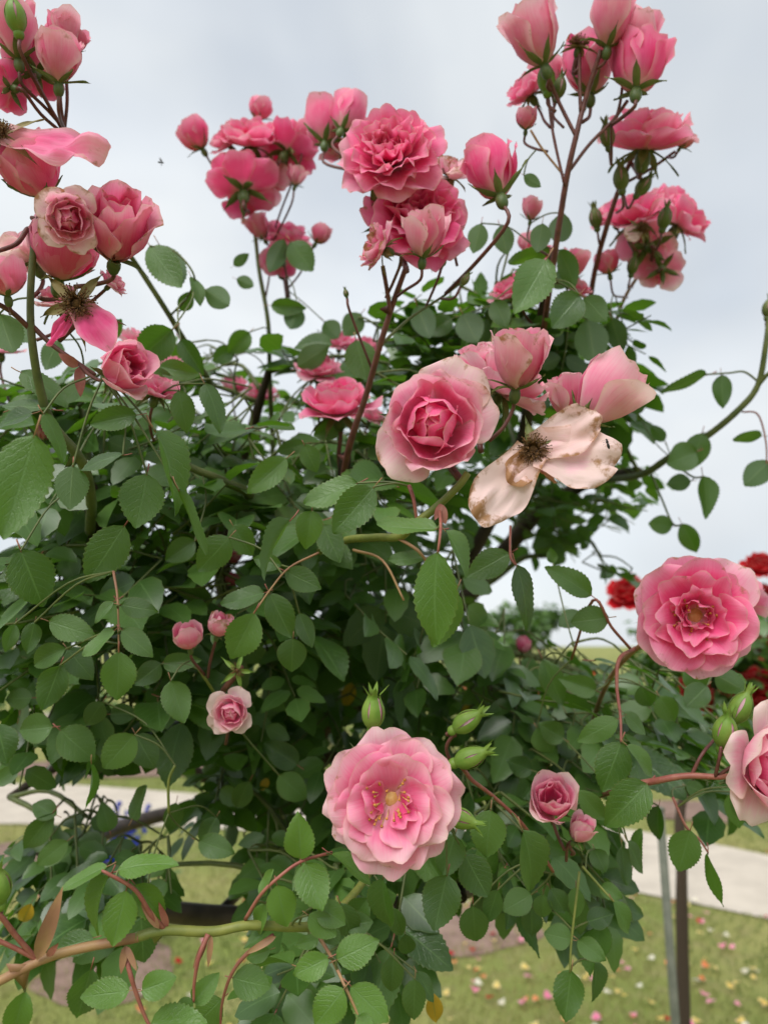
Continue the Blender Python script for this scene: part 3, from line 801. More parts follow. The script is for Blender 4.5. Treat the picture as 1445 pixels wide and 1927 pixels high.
def stamens(top, rad, rs, dead=False, n=46, ln=.34, spread=70):
    q = MB()
    for i in range(n):
        az = rs.random() * 6.28; el = R(rs.random() ** .7 * spread)
        L = ln * rad * (.7 + .5 * rs.random())
        d = Vector((math.sin(el) * math.cos(az), math.sin(el) * math.sin(az), math.cos(el)))
        b_ = Vector((.14 * rad * math.cos(az), .14 * rad * math.sin(az), .06 * rad))
        k = Vector((rs.uniform(-1, 1), rs.uniform(-1, 1), rs.uniform(-.3, .6))) * (.10 * rad if dead else .05 * rad)
        e = b_ + d * L + k
        q.add(*tube([b_, b_ + d * L * .5 + k * .2, e], .0055 * rad + .00008, 4), mi=0)
        v_, f_ = uvsphere(.024 * rad, .034 * rad, 0, 6, 4)
        q.add([Vector(v) + e for v in v_], f_, mi=1)
    v_, f_ = uvsphere(.165 * rad, .125 * rad, .01 * rad, 12, 7); q.add(v_, f_, mi=0)
    return obj('stamens', q.mesh('stamens', [M['anther_dead'] if dead else M['stamen'], M['anther_dead'] if dead else M['anther']]), top)

def green_bud(x, y, d, rpx, axis, label=None, stem=None, pink=.5, tips=.9, parent=None):
    parent = parent or bush
    rad = rpx * d / FPX; ax = V(*axis)
    b0 = P(x, y, d) - ax * rad * 1.0
    seedc[0] += 30; rs = random.Random(seedc[0])
    mw = Matrix.Translation(b0) @ frame(ax, rs.random() * 6)
    q = MB(); v_, f_ = uvsphere(.46 * rad, .50 * rad, -.42 * rad, 10, 7); q.add(v_, f_)
    top = obj('rose_bud', q.mesh('rose_bud', [M['budgreen'] if rpx > 18 else M['hip']]), parent, mw)
    if label: top['label'] = label
    v_, f_ = uvsphere(.78 * rad, 1.25 * rad, .95 * rad, 14, 10)
    uvs = [(i / len(v_), .6) for i in range(len(v_))]
    po = obj('petal', mesh('petal', v_, f_, [M['petal']], True, uvs), top); po['pale'] = .75
    for i in range(5):
        vs, fs = [], []; nr = 12; hook = rs.uniform(.3, 1.0) * tips; gap = rs.uniform(.92, 1.08)
        for a in range(nr + 1):
            v = a / nr; zz = (-.28 + 3.35 * v * (.92 + .12 * gap)) * rad
            t = (zz / rad - .95) / 1.25
            body = .80 * rad * math.sqrt(max(0.0, 1 - t * t)) if -1 < t < 1 else 0
            rr = max(body, .10 * rad if t > 0 else .30 * rad) * 1.05 + .03 * rad + max(0, v - .62) * hook * 1.7 * rad
            hwid = .76 * max(.02, (1 - v) ** .62) * (.6 + .4 * min(1, v / .25)) * .80 * rad
            for b_ in range(5):
                u = b_ / 2 - 1; an = u * hwid / max(rr, .25 * rad)
                vs.append((rr * math.cos(an) + .03 * rad * (1 - abs(u)), rr * math.sin(an), zz))
        for a in range(nr):
            for b_ in range(4):
                k_ = a * 5 + b_; fs.append((k_, k_ + 1, k_ + 6, k_ + 5))
        obj('sepal', mesh('sepal', vs, fs, [M['budgreen'] if rpx > 18 else M['sepal']]), top, Matrix.Rotation(2 * math.pi * (i + .12 * rs.random()) / 5, 4, 'Z'))
    bot = b0 - ax * .8 * rad
    if stem != 'none':
        e = P(*stem) if stem else bot - ax * .012 + Vector((0, .012, -.03))
        cane('flower_stalk', [bot + ax * .1 * rad, bot - ax * min(.01, .4 * (e - bot).length), e], max(.0010, .16 * rad), max(.0010, .17 * rad), M['stalk_red'], 7, 4, parent)
    return top

# --- the roses in focus
rose(736, 1506, .372, 124, 'open', (-.02, .12, 1), 'large open pink rose with golden stamens facing out below the bush centre', .02, .02, 'none', 2.1, stam=True)
rose(815, 797, .400, 114, 'cup', (-.08, .03, 1), 'cupped deep pink rose with browned rims and pale outer petals', -.02, .16, (868, 905, .405), 1.2, outer=[222, 62, 20])
rose(978, 678, .405, 58, 'bud', (.08, .9, .35), 'half open pink rose bud standing above the cupped rose', .12, .20, (920, 830, .415), .5)
rose(958, 715, .440, 78, 'loose', (.45, .6, .1), 'pale pink bloom tucked behind the half open bud', .28, .1, (905, 850, .43), .9)
rose(900, 670, .455, 45, 'loose', (-.2, .7, .2), None, .35, .15, (905, 850, .44))
rose(1136, 744, .415, 66, 'bud', (.62, .75, .10), 'plump pale pink rose bud leaning right over the spent flower', .22, .08, (985, 905, .43), 2.4)
rose(1068, 748, .445, 44, 'bud', (-.15, .9, .2), None, .22, .1, (985, 905, .43))
rose(1310, 1158, .470, 110, 'rosette', (-.25, .12, 1), 'open pink rose with crowded heart at the right of the bush', -.06, .04, (1235, 1212, .52), .3, stam=True)
rose(1452, 1440, .425, 98, 'cup', (.35, .05, 1), 'pale pink rose cut by the right edge of the picture', .12, .04, (1400, 1480, .43), .9)
rose(435, 1340, .470, 42, 'cup', (.0, .05, 1), 'small pale pink rose below the star shaped calyx', .22, .05, (425, 1400, .52), 1.0)
rose(355, 1201, .480, 29, 'ball', (-.05, .9, .35), 'small pale pink bud beside a round leaf', .25, .08, (385, 1270, .50))
rose(414, 1180, .49, 25, 'ball', (.3, .9, .2), None, .30, .3, (392, 1275, .50))
rose(1040, 1507, .445, 47, 'bud', (-.12, .60, .75), 'half open pink rose among the lower right leaves', .26, .05, (1062, 1600, .46), .3)
rose(1092, 1563, .448, 27, 'bud', (.35, .85, .3), 'small pink bud with green sepals beside the half open rose', .16, .0, (1075, 1608, .46))
# --- top centre
rose(735, 288, .500, 97, 'full', (-.12, .35, 1), 'full pink rose topping the middle of the bush against the sky', .0, .06, (735, 430, .515), 1.0)
rose(788, 408, .520, 98, 'full', (.30, .25, 1), 'dense pink rose just below the topmost full bloom', -.08, .06, (765, 510, .52), 0.2)
rose(800, 442, .480, 44, 'bud', (.10, .95, .25), 'upright pale pink bud in front of the dense rose', .12, .14, (745, 560, .52))
rose(706, 462, .490, 42, 'loose', (-.8, .3, .2), 'withered pale pink bloom drooping left under the full rose', .20, .55, (726, 560, .52), dead=True)
rose(928, 325, .515, 60, 'bud', (-.15, .75, -.25), 'big pink bud turned away right of the full rose', .02, .03, (838, 553, .55), 1.0, stretch=.95)
rose(850, 318, .545, 40, 'loose', (.1, .5, .5), 'spent blotched bloom between the full rose and the big bud', .55, .5, (860, 500, .55), stam=True, dead=True, thin=.5)
green_bud(875, 526, .53, 9, (.5, .8, .1), None, (830, 562, .55))
green_bud(834, 493, .53, 7, (.3, .9, .1), None, (800, 580, .55))
green_bud(651, 552, .53, 6, (-.2, .9, .1), None, (702, 700, .55))
# --- upper left, farther
N1 = (500, 560, .80); N2 = (472, 400, .78); N3 = (475, 340, .76)
for a in [(368, 259, .74, 31, 'ball', (-.5, .8, .2), .02, N2), (425, 262, .75, 34, 'loose', (-.4, .6, .3), .0, N2), (470, 252, .73, 52, 'loose', (.0, .75, .35), .0, N3),
          (490, 207, .75, 24, 'ball', (.1, .9, .2), .0, N3), (548, 275, .75, 48, 'loose', (.3, .6, -.3), -.06, N3), (458, 345, .73, 58, 'loose', (-.1, .75, -.45), -.06, N2),
          (505, 330, .77, 46, 'cup', (.4, .4, -.7), -.06, N2), (558, 332, .74, 19, 'bud', (.2, .95, .1), .15, (490, 500, .80)),
          (575, 255, .74, 26, 'ball', (.2, .8, .1), .0, (505, 470, .80)),
          (612, 238, .64, 42, 'bud', (.0, .8, -.3), .10, (715, 330, .56)), (655, 222, .62, 38, 'bud', (.3, .8, -.4), .10, (715, 340, .56)), (640, 280, .66, 34, 'loose', (-.2, .6, .1), .08, (715, 340, .56)),
          (487, 428, .78, 24, 'bud', (-.4, .8, .1), .0, (500, 560, .8)), (540, 445, .79, 45, 'loose', (.2, .7, .4), .0, (540, 560, .8)), (603, 443, .77, 22, 'ball', (.5, .8, .1), .05, (545, 540, .8)),
          (528, 488, .77, 32, 'loose', (-.2, .4, -.5), .02, (545, 560, .8)), (515, 500, .8, 24, 'ball', (-.4, .6, .1), .05, (545, 560, .8))]:
    x, y, d, r, k, ax, pl, st = a
    rose(x, y, d, r, k, ax, None, pl, .03, st)
# --- upper right
for a in [(1008, 72, .545, 55, 'bud', (-.3, .9, .05), .04, (1035, 170, .555), 'plump pink bud at the upper right, leftmost of its spray'),
          (1150, 42, .545, 46, 'bud', (.12, .95, .15), .16, (1118, 130, .555), 'pale pink bud touching the top edge at the upper right'),
          (1196, 80, .57, 44, 'bud', (.3, .9, .0), .05, (1160, 220, .57), None),
          (1200, 125, .55, 58, 'bud', (.15, .9, -.25), .02, (1150, 235, .57), 'dusky pink bloom turned up at the right of the top spray'),
          (1108, 132, .585, 52, 'bud', (.0, .95, -.1), .0, (1095, 230, .57), None),
          (990, 165, .60, 40, 'loose', (-.4, .6, .1), .0, (1035, 240, .58), None),
          (1030, 140, .60, 28, 'bud', (-.2, .8, .1), .05, (1040, 240, .58), None),
          (1216, 248, .62, 76, 'loose', (.05, .85, .28), .0, (1190, 310, .655), 'fluffy open pink rose seen from the side at upper right'),
          (990, 226, .58, 22, 'ball', (.0, .8, .4), .15, (1030, 285, .57), None),
          (1287, 266, .62, 18, 'ball', (.5, .8, .2), .2, (1255, 295, .645), None),
          (1190, 395, .70, 58, 'loose', (-.2, .6, .3), .0, (1200, 520, .76), None), (1290, 410, .71, 48, 'loose', (.5, .55, .2), -.04, (1230, 495, .76), None),
          (1215, 465, .72, 52, 'cup', (.1, .3, -.8), -.08, (1215, 515, .76), None), (1245, 505, .72, 38, 'cup', (.3, .3, -.8), -.05, (1215, 520, .76), None),
          (1143, 497, .71, 25, 'ball', (-.2, .9, .1), .05, (1180, 560, .78), None), (1150, 400, .73, 36, 'loose', (-.3, .7, .1), .02, (1190, 510, .76), None),
          (1260, 380, .74, 40, 'loose', (.3, .7, .1), -.02, (1225, 495, .76), None),
          (962, 540, .66, 40, 'loose', (-.4, .7, .2), .02, (1010, 620, .68), None), (1016, 480, .68, 34, 'loose', (.0, .7, .2), .06, (1020, 600, .68), None),
          (1075, 500, .68, 30, 'bud', (.1, .8, .3), .05, (1040, 600, .68), None), (1000, 395, .64, 20, 'bud', (.1, .9, .2), .05, (1030, 480, .6), None),
          (1085, 540, .7, 28, 'loose', (.4, .6, .2), .1, (1040, 620, .7), None), (995, 460, .7, 22, 'ball', (-.2, .9, .2), .2, (1020, 560, .68), None)]:
    x, y, d, r, k, ax, pl, st, lb = a
    rose(x, y, d, r, k, ax, lb, pl, .05, st)
green_bud(1027, 148, .56, 19, (-.1, .9, .1), None, (1045, 210, .56))
green_bud(1052, 165, .57, 15, (.2, .9, .1), None, (1060, 240, .565))
green_bud(1168, 335, .63, 17, (-.1, .9, .1), None, (1160, 400, .67))
green_bud(1142, 255, .60, 16, (-.2, .9, .2), None, (1150, 240, .57))
green_bud(1210, 350, .64, 15, (.5, .7, .1), None, (1170, 350, .66))
green_bud(1120, 410, .68, 14, (-.2, .9, .2), None, (1130, 470, .70))
green_bud(1250, 410, .66, 15, (.1, .9, .3), None, (1225, 480, .75))
green_bud(1445, 580, .72, 13, (.1, .95, .1), None, (1443, 620, .72))
green_bud(1190, 500, .70, 12, (.1, .9, .3), None, (1190, 540, .77))
# --- left clusters
LN = (66, 440, .42)
rose(28, 62, .430, 50, 'bud', (-.1, .95, .1), 'pink bud at the top left edge behind the upright bud', .02, .06, (122, 244, .468))
rose(112, 112, .425, 50, 'bud', (.10, .9, .20), 'upright pink bud with pointed sepals at the top left', .02, .06, (124, 246, .468), .8, stretch=.85)
rose(115, 58, .45, 33, 'bud', (.05, .9, .1), None, .08, .12, (122, 244, .468))
rose(145, 78, .46, 22, 'bud', (.4, .9, .1), None, .08, .05, (122, 244, .468))
rose(70, 130, .45, 50, 'loose', (-.2, .5, -.5), None, .05, .1, (120, 244, .468))
rose(15, 165, .44, 40, 'loose', (-.6, .3, -.4), None, -.02, .1, (118, 250, .468))
green_bud(30, 30, .415, 22, (-.1, .95, .2), None, (120, 248, .467))
rose(62, 322, .40, 62, 'ball', (-.1, .5, .35), 'pink bloom half hidden under a drooping petal at the left', .04, .06, (60, 410, .42))
rose(128, 412, .385, 56, 'cup', (.45, -.35, .8), 'withered pink rose hanging its brown heart at the left', .16, .42, (62, 430, .42), .7, dead=True)
rose(222, 432, .410, 68, 'bud', (.30, .55, .60), 'half open pink rose at the outer edge of the left spray', .04, .18, (140, 540, .43), 1.9)
rose(120, 478, .432, 66, 'ball', (.2, .6, .2), 'broad pink bloom below the withered rose', .02, .08, (75, 560, .43))
rose(62, 470, .46, 60, 'loose', (-.2, .6, .0), None, .42, .1, (60, 560, .45))
rose(8, 525, .40, 42, 'ball', (-.1, .9, .2), 'pink bud at the left edge above a rolled sepal', .06, .05, (20, 590, .41))
rose(215, 530, .45, 26, 'loose', (.4, .3, .1), None, .3, .1, (120, 600, .44))
rose(110, 560, .46, 40, 'loose', (-.1, .6, .2), None, .25, .2, (70, 640, .45))
rose(232, 695, .395, 52, 'bud', (.72, .12, .62), 'half open pink rose bud pointing right over the leaves', .06, .10, (150, 686, .42), 1.1)
rose(298, 728, .50, 44, 'loose', (.2, .6, .1), 'pink bloom behind the rightward pointing bud', .08, .06, (290, 830, .53))
rose(265, 640, .62, 36, 'loose', (.2, .7, .1), None, .25, .05, (300, 760, .62))
rose(335, 690, .68, 36, 'loose', (.1, .7, .1), None, .18, .05, (340, 800, .68))
rose(5, 650, .62, 34, 'loose', (.1, .7, .1), None, .2, .05, (20, 760, .6))
rose(85, 815, .60, 18, 'ball', (.1, .9, .1), None, .2, 0, (90, 880, .6))
# --- middle distance
rose(635, 752, .600, 66, 'loose', (-.05, .8, .35), 'pink rose seen from the side in the middle of the foliage', .0, .03, (640, 880, .62))
rose(600, 690, .72, 38, 'loose', (.1, .6, .4), None, .08, .05, (600, 800, .75))
rose(640, 640, .85, 28, 'loose', (.1, .6, .4), None, .1, .05, (630, 760, .85))
rose(690, 650, .85, 26, 'loose', (.1, .6, .4), None, .15, .05, (660, 760, .85))
rose(440, 722, .85, 26, 'loose', (.1, .7, .3), None, .15, .03, (450, 820, .85))
rose(490, 738, .85, 28, 'loose', (.1, .7, .3), None, .2, .03, (490, 830, .85))
rose(700, 780, .75, 24, 'loose', (.3, .7, .3), None, .25, .15, (690, 860, .75))
rose(985, 1216, .85, 17, 'ball', (.2, .9, .2), None, .1, 0, (990, 1280, .87))
rose(436, 1092, .75, 15, 'ball', (.2, .8, .2), None, .05, 0, (440, 1150, .78))
rose(440, 1052, .75, 12, 'ball', (.5, .6, .2), None, .1, 0, (440, 1150, .78))
rose(1400, 1120, .62, 44, 'loose', (.5, .5, -.3), None, .25, .1, (1380, 1240, .65))
# --- green buds in focus
green_bud(702, 1340, .385, 25, (.02, 1, .12), 'green bud with open sepal tips above the large open rose', (712, 1420, .39), tips=1.6)
green_bud(878, 1358, .42, 23, (.72, .55, .25), 'plump green bud, upper of two right of the open rose', (858, 1384, .425), tips=1.2)
green_bud(884, 1425, .42, 24, (.85, .42, .25), 'plump green bud, lower of two right of the open rose', (856, 1440, .425), tips=1.2)
green_bud(866, 1540, .41, 22, (.9, -.2, .3), None, (830, 1530, .42), tips=1.4)
green_bud(1363, 1376, .435, 25, (.05, .95, .25), 'green bud opening pink beside the right edge rose', (1356, 1410, .435))
green_bud(1392, 1332, .46, 24, (.35, .8, .1), None, (1365, 1400, .45))
green_bud(-2, 1668, .345, 26, (-.05, 1, .1), 'bud with red tipped sepals at the lower left edge', (0, 1722, .345), tips=1.5)

# --- spent flowers: bare stamens with a few hanging petals
def spent(x, y, d, rpx, axis, petals, label=None, stem=None, sep='sepal_dry', n=190, sl=1.0, hook=0):
    rad = rpx * d / FPX; ax = V(*axis)
    seedc[0] += 40; rs = random.Random(seedc[0])
    b0 = P(x, y, d); fr = frame(ax, rs.random() * 6); mw = Matrix.Translation(b0) @ fr
    q = MB(); v_, f_ = uvsphere(.42 * rad, .6 * rad, -.55 * rad, 12, 8); q.add(v_, f_)
    top = obj('spent_flower', q.mesh('spent_flower', [M['hip']]), bush, mw)
    if label: top['label'] = label
    stamens(top, rad * 2.1, rs, True, n, .38, 88)
    for i in range(5):
        g = sepal_geo(sl * 2.3 * rad * (.85 + .3 * rs.random()), .95 * rad, 95, 100 + 35 * rs.random(), .25 * rad, -.1 * rad, seedc[0] + i)
        obj('sepal', mesh('sepal', g[0], g[1], [M[sep]]), top, Matrix.Rotation(2 * math.pi * (i + .3 * rs.random()) / 5, 4, 'Z'))
    inv = mw.inverted()
    for (tx, ty, td, W, nx, ny, nz, pale, wilt) in petals:
        e = P(tx, ty, td) - b0; L = e.length * 1.05
        zdir = e.normalized(); nrm = V(nx, ny, nz); nrm = (nrm - zdir * nrm.dot(zdir)).normalized(); yv = zdir.cross(-nrm)
        # petal frame: local z along petal, local -x the face that looks at nrm
        m3 = Matrix(((-nrm.x, yv.x, zdir.x, b0.x), (-nrm.y, yv.y, zdir.y, b0.y), (-nrm.z, yv.z, zdir.z, b0.z), (0, 0, 0, 1)))
        seedc[0] += 1
        me = mesh('petal', *petal_mesh(L, W * d / FPX, 14, -8, W * d / FPX * .9, 0, .15 * rad, 36, .12, seedc[0], 16, 18, 1, .0, .62, .17)[:2], [M['petal']])
        l = me.uv_layers.new(name='UVMap'); vi = np.empty(len(me.loops), dtype=np.int32); me.loops.foreach_get('vertex_index', vi)
        l.data.foreach_set('uv', petal_uv(16, 18)[vi].ravel())
        po = obj('petal', me, top, inv @ m3); po['pale'] = pale; po['wilt'] = wilt
    if stem:
        e = P(*stem); bot = b0 - ax * rad * 1.0
        cane('flower_stalk', [bot, bot - ax * .01, e], .0020, .0022, M['stalk_red'], 7, 4)
    BLOOMS.append((x, y, d, rpx * 2))
    return top
spent(1002, 846, .395, 26, (-.1, .15, 1), [(1150, 864, .385, 145, .1, .35, 1, 1.0, .42), (1118, 790, .390, 100, .1, .3, 1, .95, .48), (908, 968, .382, 112, -.1, .2, 1, .98, .50), (968, 905, .388, 66, .2, .3, 1, 1.0, 1.0), (1040, 900, .39, 34, .2, .3, 1, .6, 1.1)],
      'spent flower with brown stamens and three hanging pale petals', (930, 880, .42), 'sepal', sl=1.25)
spent(4, 256, .385, 24, (-.2, .4, .9), [(186, 275, .38, 100, .0, .6, .8, .40, .14)], 'spent flower at the left edge with one long drooping petal', (20, 350, .41), 'sepal_dry', sl=1.5)
spent(146, 572, .405, 30, (.1, -.05, 1), [(205, 640, .395, 80, .2, .3, 1, .12, .10), (95, 640, .40, 30, .2, .3, .6, -.1, .2)], 'spent flower with brown stamens and one pink petal left', (110, 640, .425), 'sepal_dry', sl=1.2)
spent(446, 1262, .475, 13, (.05, .15, 1), [], 'star shaped green calyx of a fallen rose above the small pink rose', (420, 1300, .50), 'budgreen', 46, 1.35)
spent(1088, 88, .56, 18, (.1, .9, .3), [(1070, 70, .56, 22, 0, .4, 1, -.2, .6)], None, (1090, 130, .56))
spent(1205, 432, .66, 13, (.3, .3, .8), [(1180, 445, .66, 40, 0, .4, 1, .9, .5)], None, (1215, 500, .75))

# ------------------------------------------------------------------ leaves drawn one by one: base x,y  tip x,y  width  depth  young  (u = underside)
LV = """66 819 7 1013 104 .33 0.1
277 892 256 994 82 .42 0
235 989 163 1098 75 .45 0
40 1036 82 1142 88 .45 .1
138 876 132 960 60 .40 .35 u
292 809 370 949 48 .40 .25
258 781 163 797 45 .40 .05
337 921 394 1042 22 .40 .3 u
232 856 144 870 26 .40 0
83 778 137 859 30 .40 0
62 778 -12 800 28 .40 0
337 735 352 812 47 .48 .15
386 722 428 802 38 .47 .1
439 989 474 1044 48 .48 .2
432 1011 370 1078 60 .46 .2
367 1018 311 1056 45 .52 0
540 862 466 928 50 .46 .2
573 838 596 888 40 .48 .2
228 1138 294 1150 38 .42 .15
214 1132 175 1170 20 .42 .2
224 1226 221 1321 68 .42 .2
230 1185 285 1233 45 .42 .15
216 1186 163 1238 24 .42 .2
93 1169 172 1195 50 .46 .1
66 1171 52 1228 35 .46 .1
29 1174 10 1228 30 .46 .1
125 1221 47 1252 42 .47 .15
128 1221 173 1275 48 .48 0
114 1252 83 1332 55 .46 .1
62 1313 3 1316 42 .52 0
-5 1362 14 1437 60 .48 .1
100 1368 28 1375 55 .50 0
113 1373 178 1430 68 .50 0
194 1320 159 1372 42 .52 0
208 1344 256 1342 42 .54 0
254 1382 194 1448 62 .50 .3
256 1382 291 1445 55 .52 0
322 1281 346 1360 55 .47 .05
304 1249 256 1287 42 .50 0
308 1249 370 1243 36 .50 0
479 1153 433 1245 72 .43 .15
498 1115 419 1142 38 .44 .1
173 1437 174 1522 14 .5 .1
107 1534 60 1513 38 .55 0
100 1530 41 1605 48 .55 0
128 1582 69 1629 40 .55 0
207 1563 194 1517 36 .6 0
249 1541 281 1477 30 .55 .1
332 1510 318 1574 38 .6 0
408 1537 378 1593 38 .55 0
374 1582 442 1606 45 .52 .1
223 1638 322 1606 38 .36 .7
238 1675 212 1783 62 .36 .75
206 1649 147 1760 36 .36 .6
202 1630 113 1672 26 .36 .6
255 1665 313 1738 52 .365 .55
245 1864 144 1877 52 .36 .7
267 1864 336 1838 50 .36 .65
172 1823 144 1927 65 .48 0
177 1765 102 1787 45 .5 0
266 1726 271 1822 60 .48 0
48 1865 18 1970 50 .355 .6
282 1932 392 1925 72 .36 .7
438 1840 510 1858 60 .385 .5
509 1787 462 1806 30 .39 .5
418 1880 360 1935 60 .39 .5
365 1885 405 1840 40 .37 .5
362 1880 330 1915 30 .37 .4
521 1665 541 1752 58 .375 .75
500 1700 481 1762 28 .38 .7
566 1618 562 1535 60 .38 .7
575 1623 605 1713 66 .38 .6
623 1606 709 1661 32 .385 .6
490 1685 518 1636 22 .378 .6
619 1802 549 1836 52 .375 .65
634 1806 705 1772 58 .375 .6
600 1768 554 1780 26 .39 .5
647 1861 588 1936 62 .365 .65
660 1855 732 1924 60 .37 .6
673 1912 702 1944 42 .365 .6
672 1757 622 1761 36 .45 .1
721 1653 717 1757 46 .42 .15
739 1708 758 1770 32 .46 0
762 1757 770 1806 33 .48 0
741 1799 736 1875 42 .45 .05
781 1842 777 1930 44 .44 .05
785 1829 818 1886 26 .45 0
841 1646 818 1748 72 .42 .25
875 1608 918 1689 62 .43 .1
890 1704 895 1784 54 .46 0
936 1674 916 1738 38 .46 .05
856 1570 834 1648 58 .43 .1
923 1524 914 1619 66 .43 .25
525 1458 580 1508 50 .58 0
560 1440 500 1400 46 .62 0
470 1470 440 1530 38 .62 0
824 1038 800 1215 84 .36 .35
858 1112 812 1222 62 .385 .3
822 995 709 997 32 .39 .25
838 999 896 1072 30 .385 .2
704 916 627 1004 68 .42 .2
673 909 576 954 48 .425 .2
587 961 576 1031 50 .43 .45
547 978 469 1070 34 .43 .5 u
537 1075 605 1108 48 .45 .1
507 1116 549 1202 56 .44 .1
563 1153 588 1219 35 .48 0
552 1201 548 1268 60 .48 0
608 987 640 1059 50 .46 0
798 1049 731 1058 28 .42 .2
531 1064 474 1050 35 .46 .15
958 1041 878 1086 55 .50 .2
972 1064 1013 1182 42 .46 .1
1113 1121 1031 1064 48 .50 .2
1145 1162 1074 1171 52 .50 .15
1162 1353 1085 1396 45 .48 .15
1172 1340 1216 1382 26 .48 .2
1168 1396 1132 1492 68 .47 .15
1217 1475 1140 1554 72 .45 .3
1179 1402 1235 1459 26 .46 .2
983 1562 1026 1688 62 .43 .2
1087 1488 1141 1547 42 .46 .1
1075 1768 1024 1756 58 .46 .1
1087 1768 1137 1807 38 .46 .05
1075 1825 1063 1917 57 .455 .2
1104 1735 1152 1720 50 .48 0
1118 1809 1133 1893 30 .47 0
1153 1695 1190 1760 34 .46 .15
1128 1666 1169 1690 30 .47 .1
1035 1672 1064 1720 42 .48 .05
1083 1669 1083 1732 33 .48 0
1021 1683 1021 1733 36 .48 0
1000 1707 1000 1765 42 .5 0
1000 1683 946 1714 48 .48 .1
1298 1562 1276 1641 58 .50 .25
1331 1605 1338 1706 24 .50 .2
1239 1517 1229 1582 30 .58 0
1290 1478 1327 1492 32 .55 0
1180 1583 1212 1644 24 .52 0
1170 1593 1174 1665 28 .54 0
1118 1597 1138 1640 36 .5 .1
1330 705 1240 736 24 .73 .2 u
1356 705 1360 767 35 .73 .2 u
1433 820 1374 818 24 .74 .2 u
1447 868 1398 915 46 .74 .2 u
1322 895 1336 977 36 .76 .2 u
1282 985 1312 1042 36 .78 .1
1300 905 1248 912 34 .77 .2 u
1310 850 1250 875 60 .74 .05
1320 815 1300 880 48 .75 .05
1265 990 1220 985 36 .8 0
1250 830 1225 800 24 .8 .1 u
1200 780 1195 735 30 .8 .1 u
1028 488 966 596 76 .52 .05
1090 555 1035 620 62 .58 .15
1098 560 1140 605 46 .6 .1 u
1105 600 1120 690 62 .66 .15 u
1150 600 1170 665 40 .7 .15 u
1180 650 1185 700 20 .72 .1 u
930 565 955 620 40 .6 .05
1035 470 960 500 32 .62 .2 u
1050 470 1095 540 38 .62 .2 u
1075 515 1030 540 34 .64 .15 u
1020 420 1010 480 38 .6 .2 u
1060 400 1045 470 44 .62 .2 u
905 420 890 478 38 .62 .2 u
940 425 955 480 40 .62 .2 u
985 330 1018 352 22 .58 .2 u
283 463 340 540 58 .60 .05
300 460 350 545 50 .61 .2 u
360 520 382 572 22 .6 .05
386 545 440 580 42 .62 .2 u
340 585 362 548 30 .62 .2 u
445 525 482 540 24 .74 .2 u
440 500 468 478 20 .74 .2 u
548 455 588 510 50 .72 .05
535 450 505 515 36 .74 .15 u
510 575 575 580 32 .74 .1
560 575 545 625 40 .75 .2 u
610 605 640 640 40 .78 .2 u
680 590 645 635 44 .74 .2 u
670 640 690 715 60 .64 .0
625 650 555 640 30 .72 .0
560 690 620 650 44 .7 .25 u
470 625 430 665 40 .74 .1
440 655 400 680 36 .76 .1
325 620 256 680 66 .55 .0
340 640 380 700 36 .56 .1
280 700 330 720 32 .52 .1
300 690 372 705 40 .52 .3
200 640 230 600 30 .58 .1 u
0 590 28 670 60 .46 .5 u
15 600 60 650 40 .55 .2 u
110 640 85 700 40 .56 .3 u
40 700 130 745 40 .44 .05
20 770 85 740 20 .44 .1
100 770 0 760 26 .43 .05
600 760 650 790 40 .62 .3
640 1700 668 1772 50 .415 .1
692 1690 652 1748 48 .425 .05
598 1702 650 1740 48 .385 .3
580 1722 634 1762 44 .38 .55
650 1740 700 1735 44 .42 .1
610 1745 640 1775 36 .41 .2
640 800 590 820 40 .62 .2
575 835 520 850 30 .60 .1
160 720 110 760 30 .5 .1
785 575 810 640 46 .66 .1 u
870 590 900 650 52 .68 .1 u
850 600 800 630 40 .7 .1
1040 1060 1035 1030 20 .6 .1
1090 1150 1050 1180 34 .6 .3 u
1290 1255 1330 1300 46 .6 .1
1330 1290 1290 1330 50 .58 .1
1345 1270 1400 1300 44 .55 .3 u
1240 1310 1270 1360 48 .58 .1
1205 1290 1225 1335 40 .6 .1
1020 1240 1060 1330 48 .6 .05
1120 1300 1060 1280 40 .58 .15
1060 1390 1010 1360 44 .58 .1
1010 1370 1040 1420 50 .58 .2
1000 1450 950 1430 40 .6 .05
1380 1480 1420 1560 50 .5 .1
1380 1490 1390 1560 40 .52 .1
1190 1630 1210 1560 30 .55 .1
""".strip().split('\n')

YL = [(662, 1285, 648, 1335, 30, .80), (505, 1465, 490, 1490, 22, .7), (812, 1868, 822, 1930, 20, .46), (60, 1700, 38, 1745, 32, .6), (885, 1325, 868, 1345, 20, .85)]
leaf_count = 0
def put_leaf(b, t, n, wr, young, k=None, under=False):
    global leaf_count
    o = obj('leaf', HI[random.randrange(10) if k is None else k], bush, leaf_matrix(b, t, n, wr))
    o['young'] = young
    leaf_count += 1
    return o

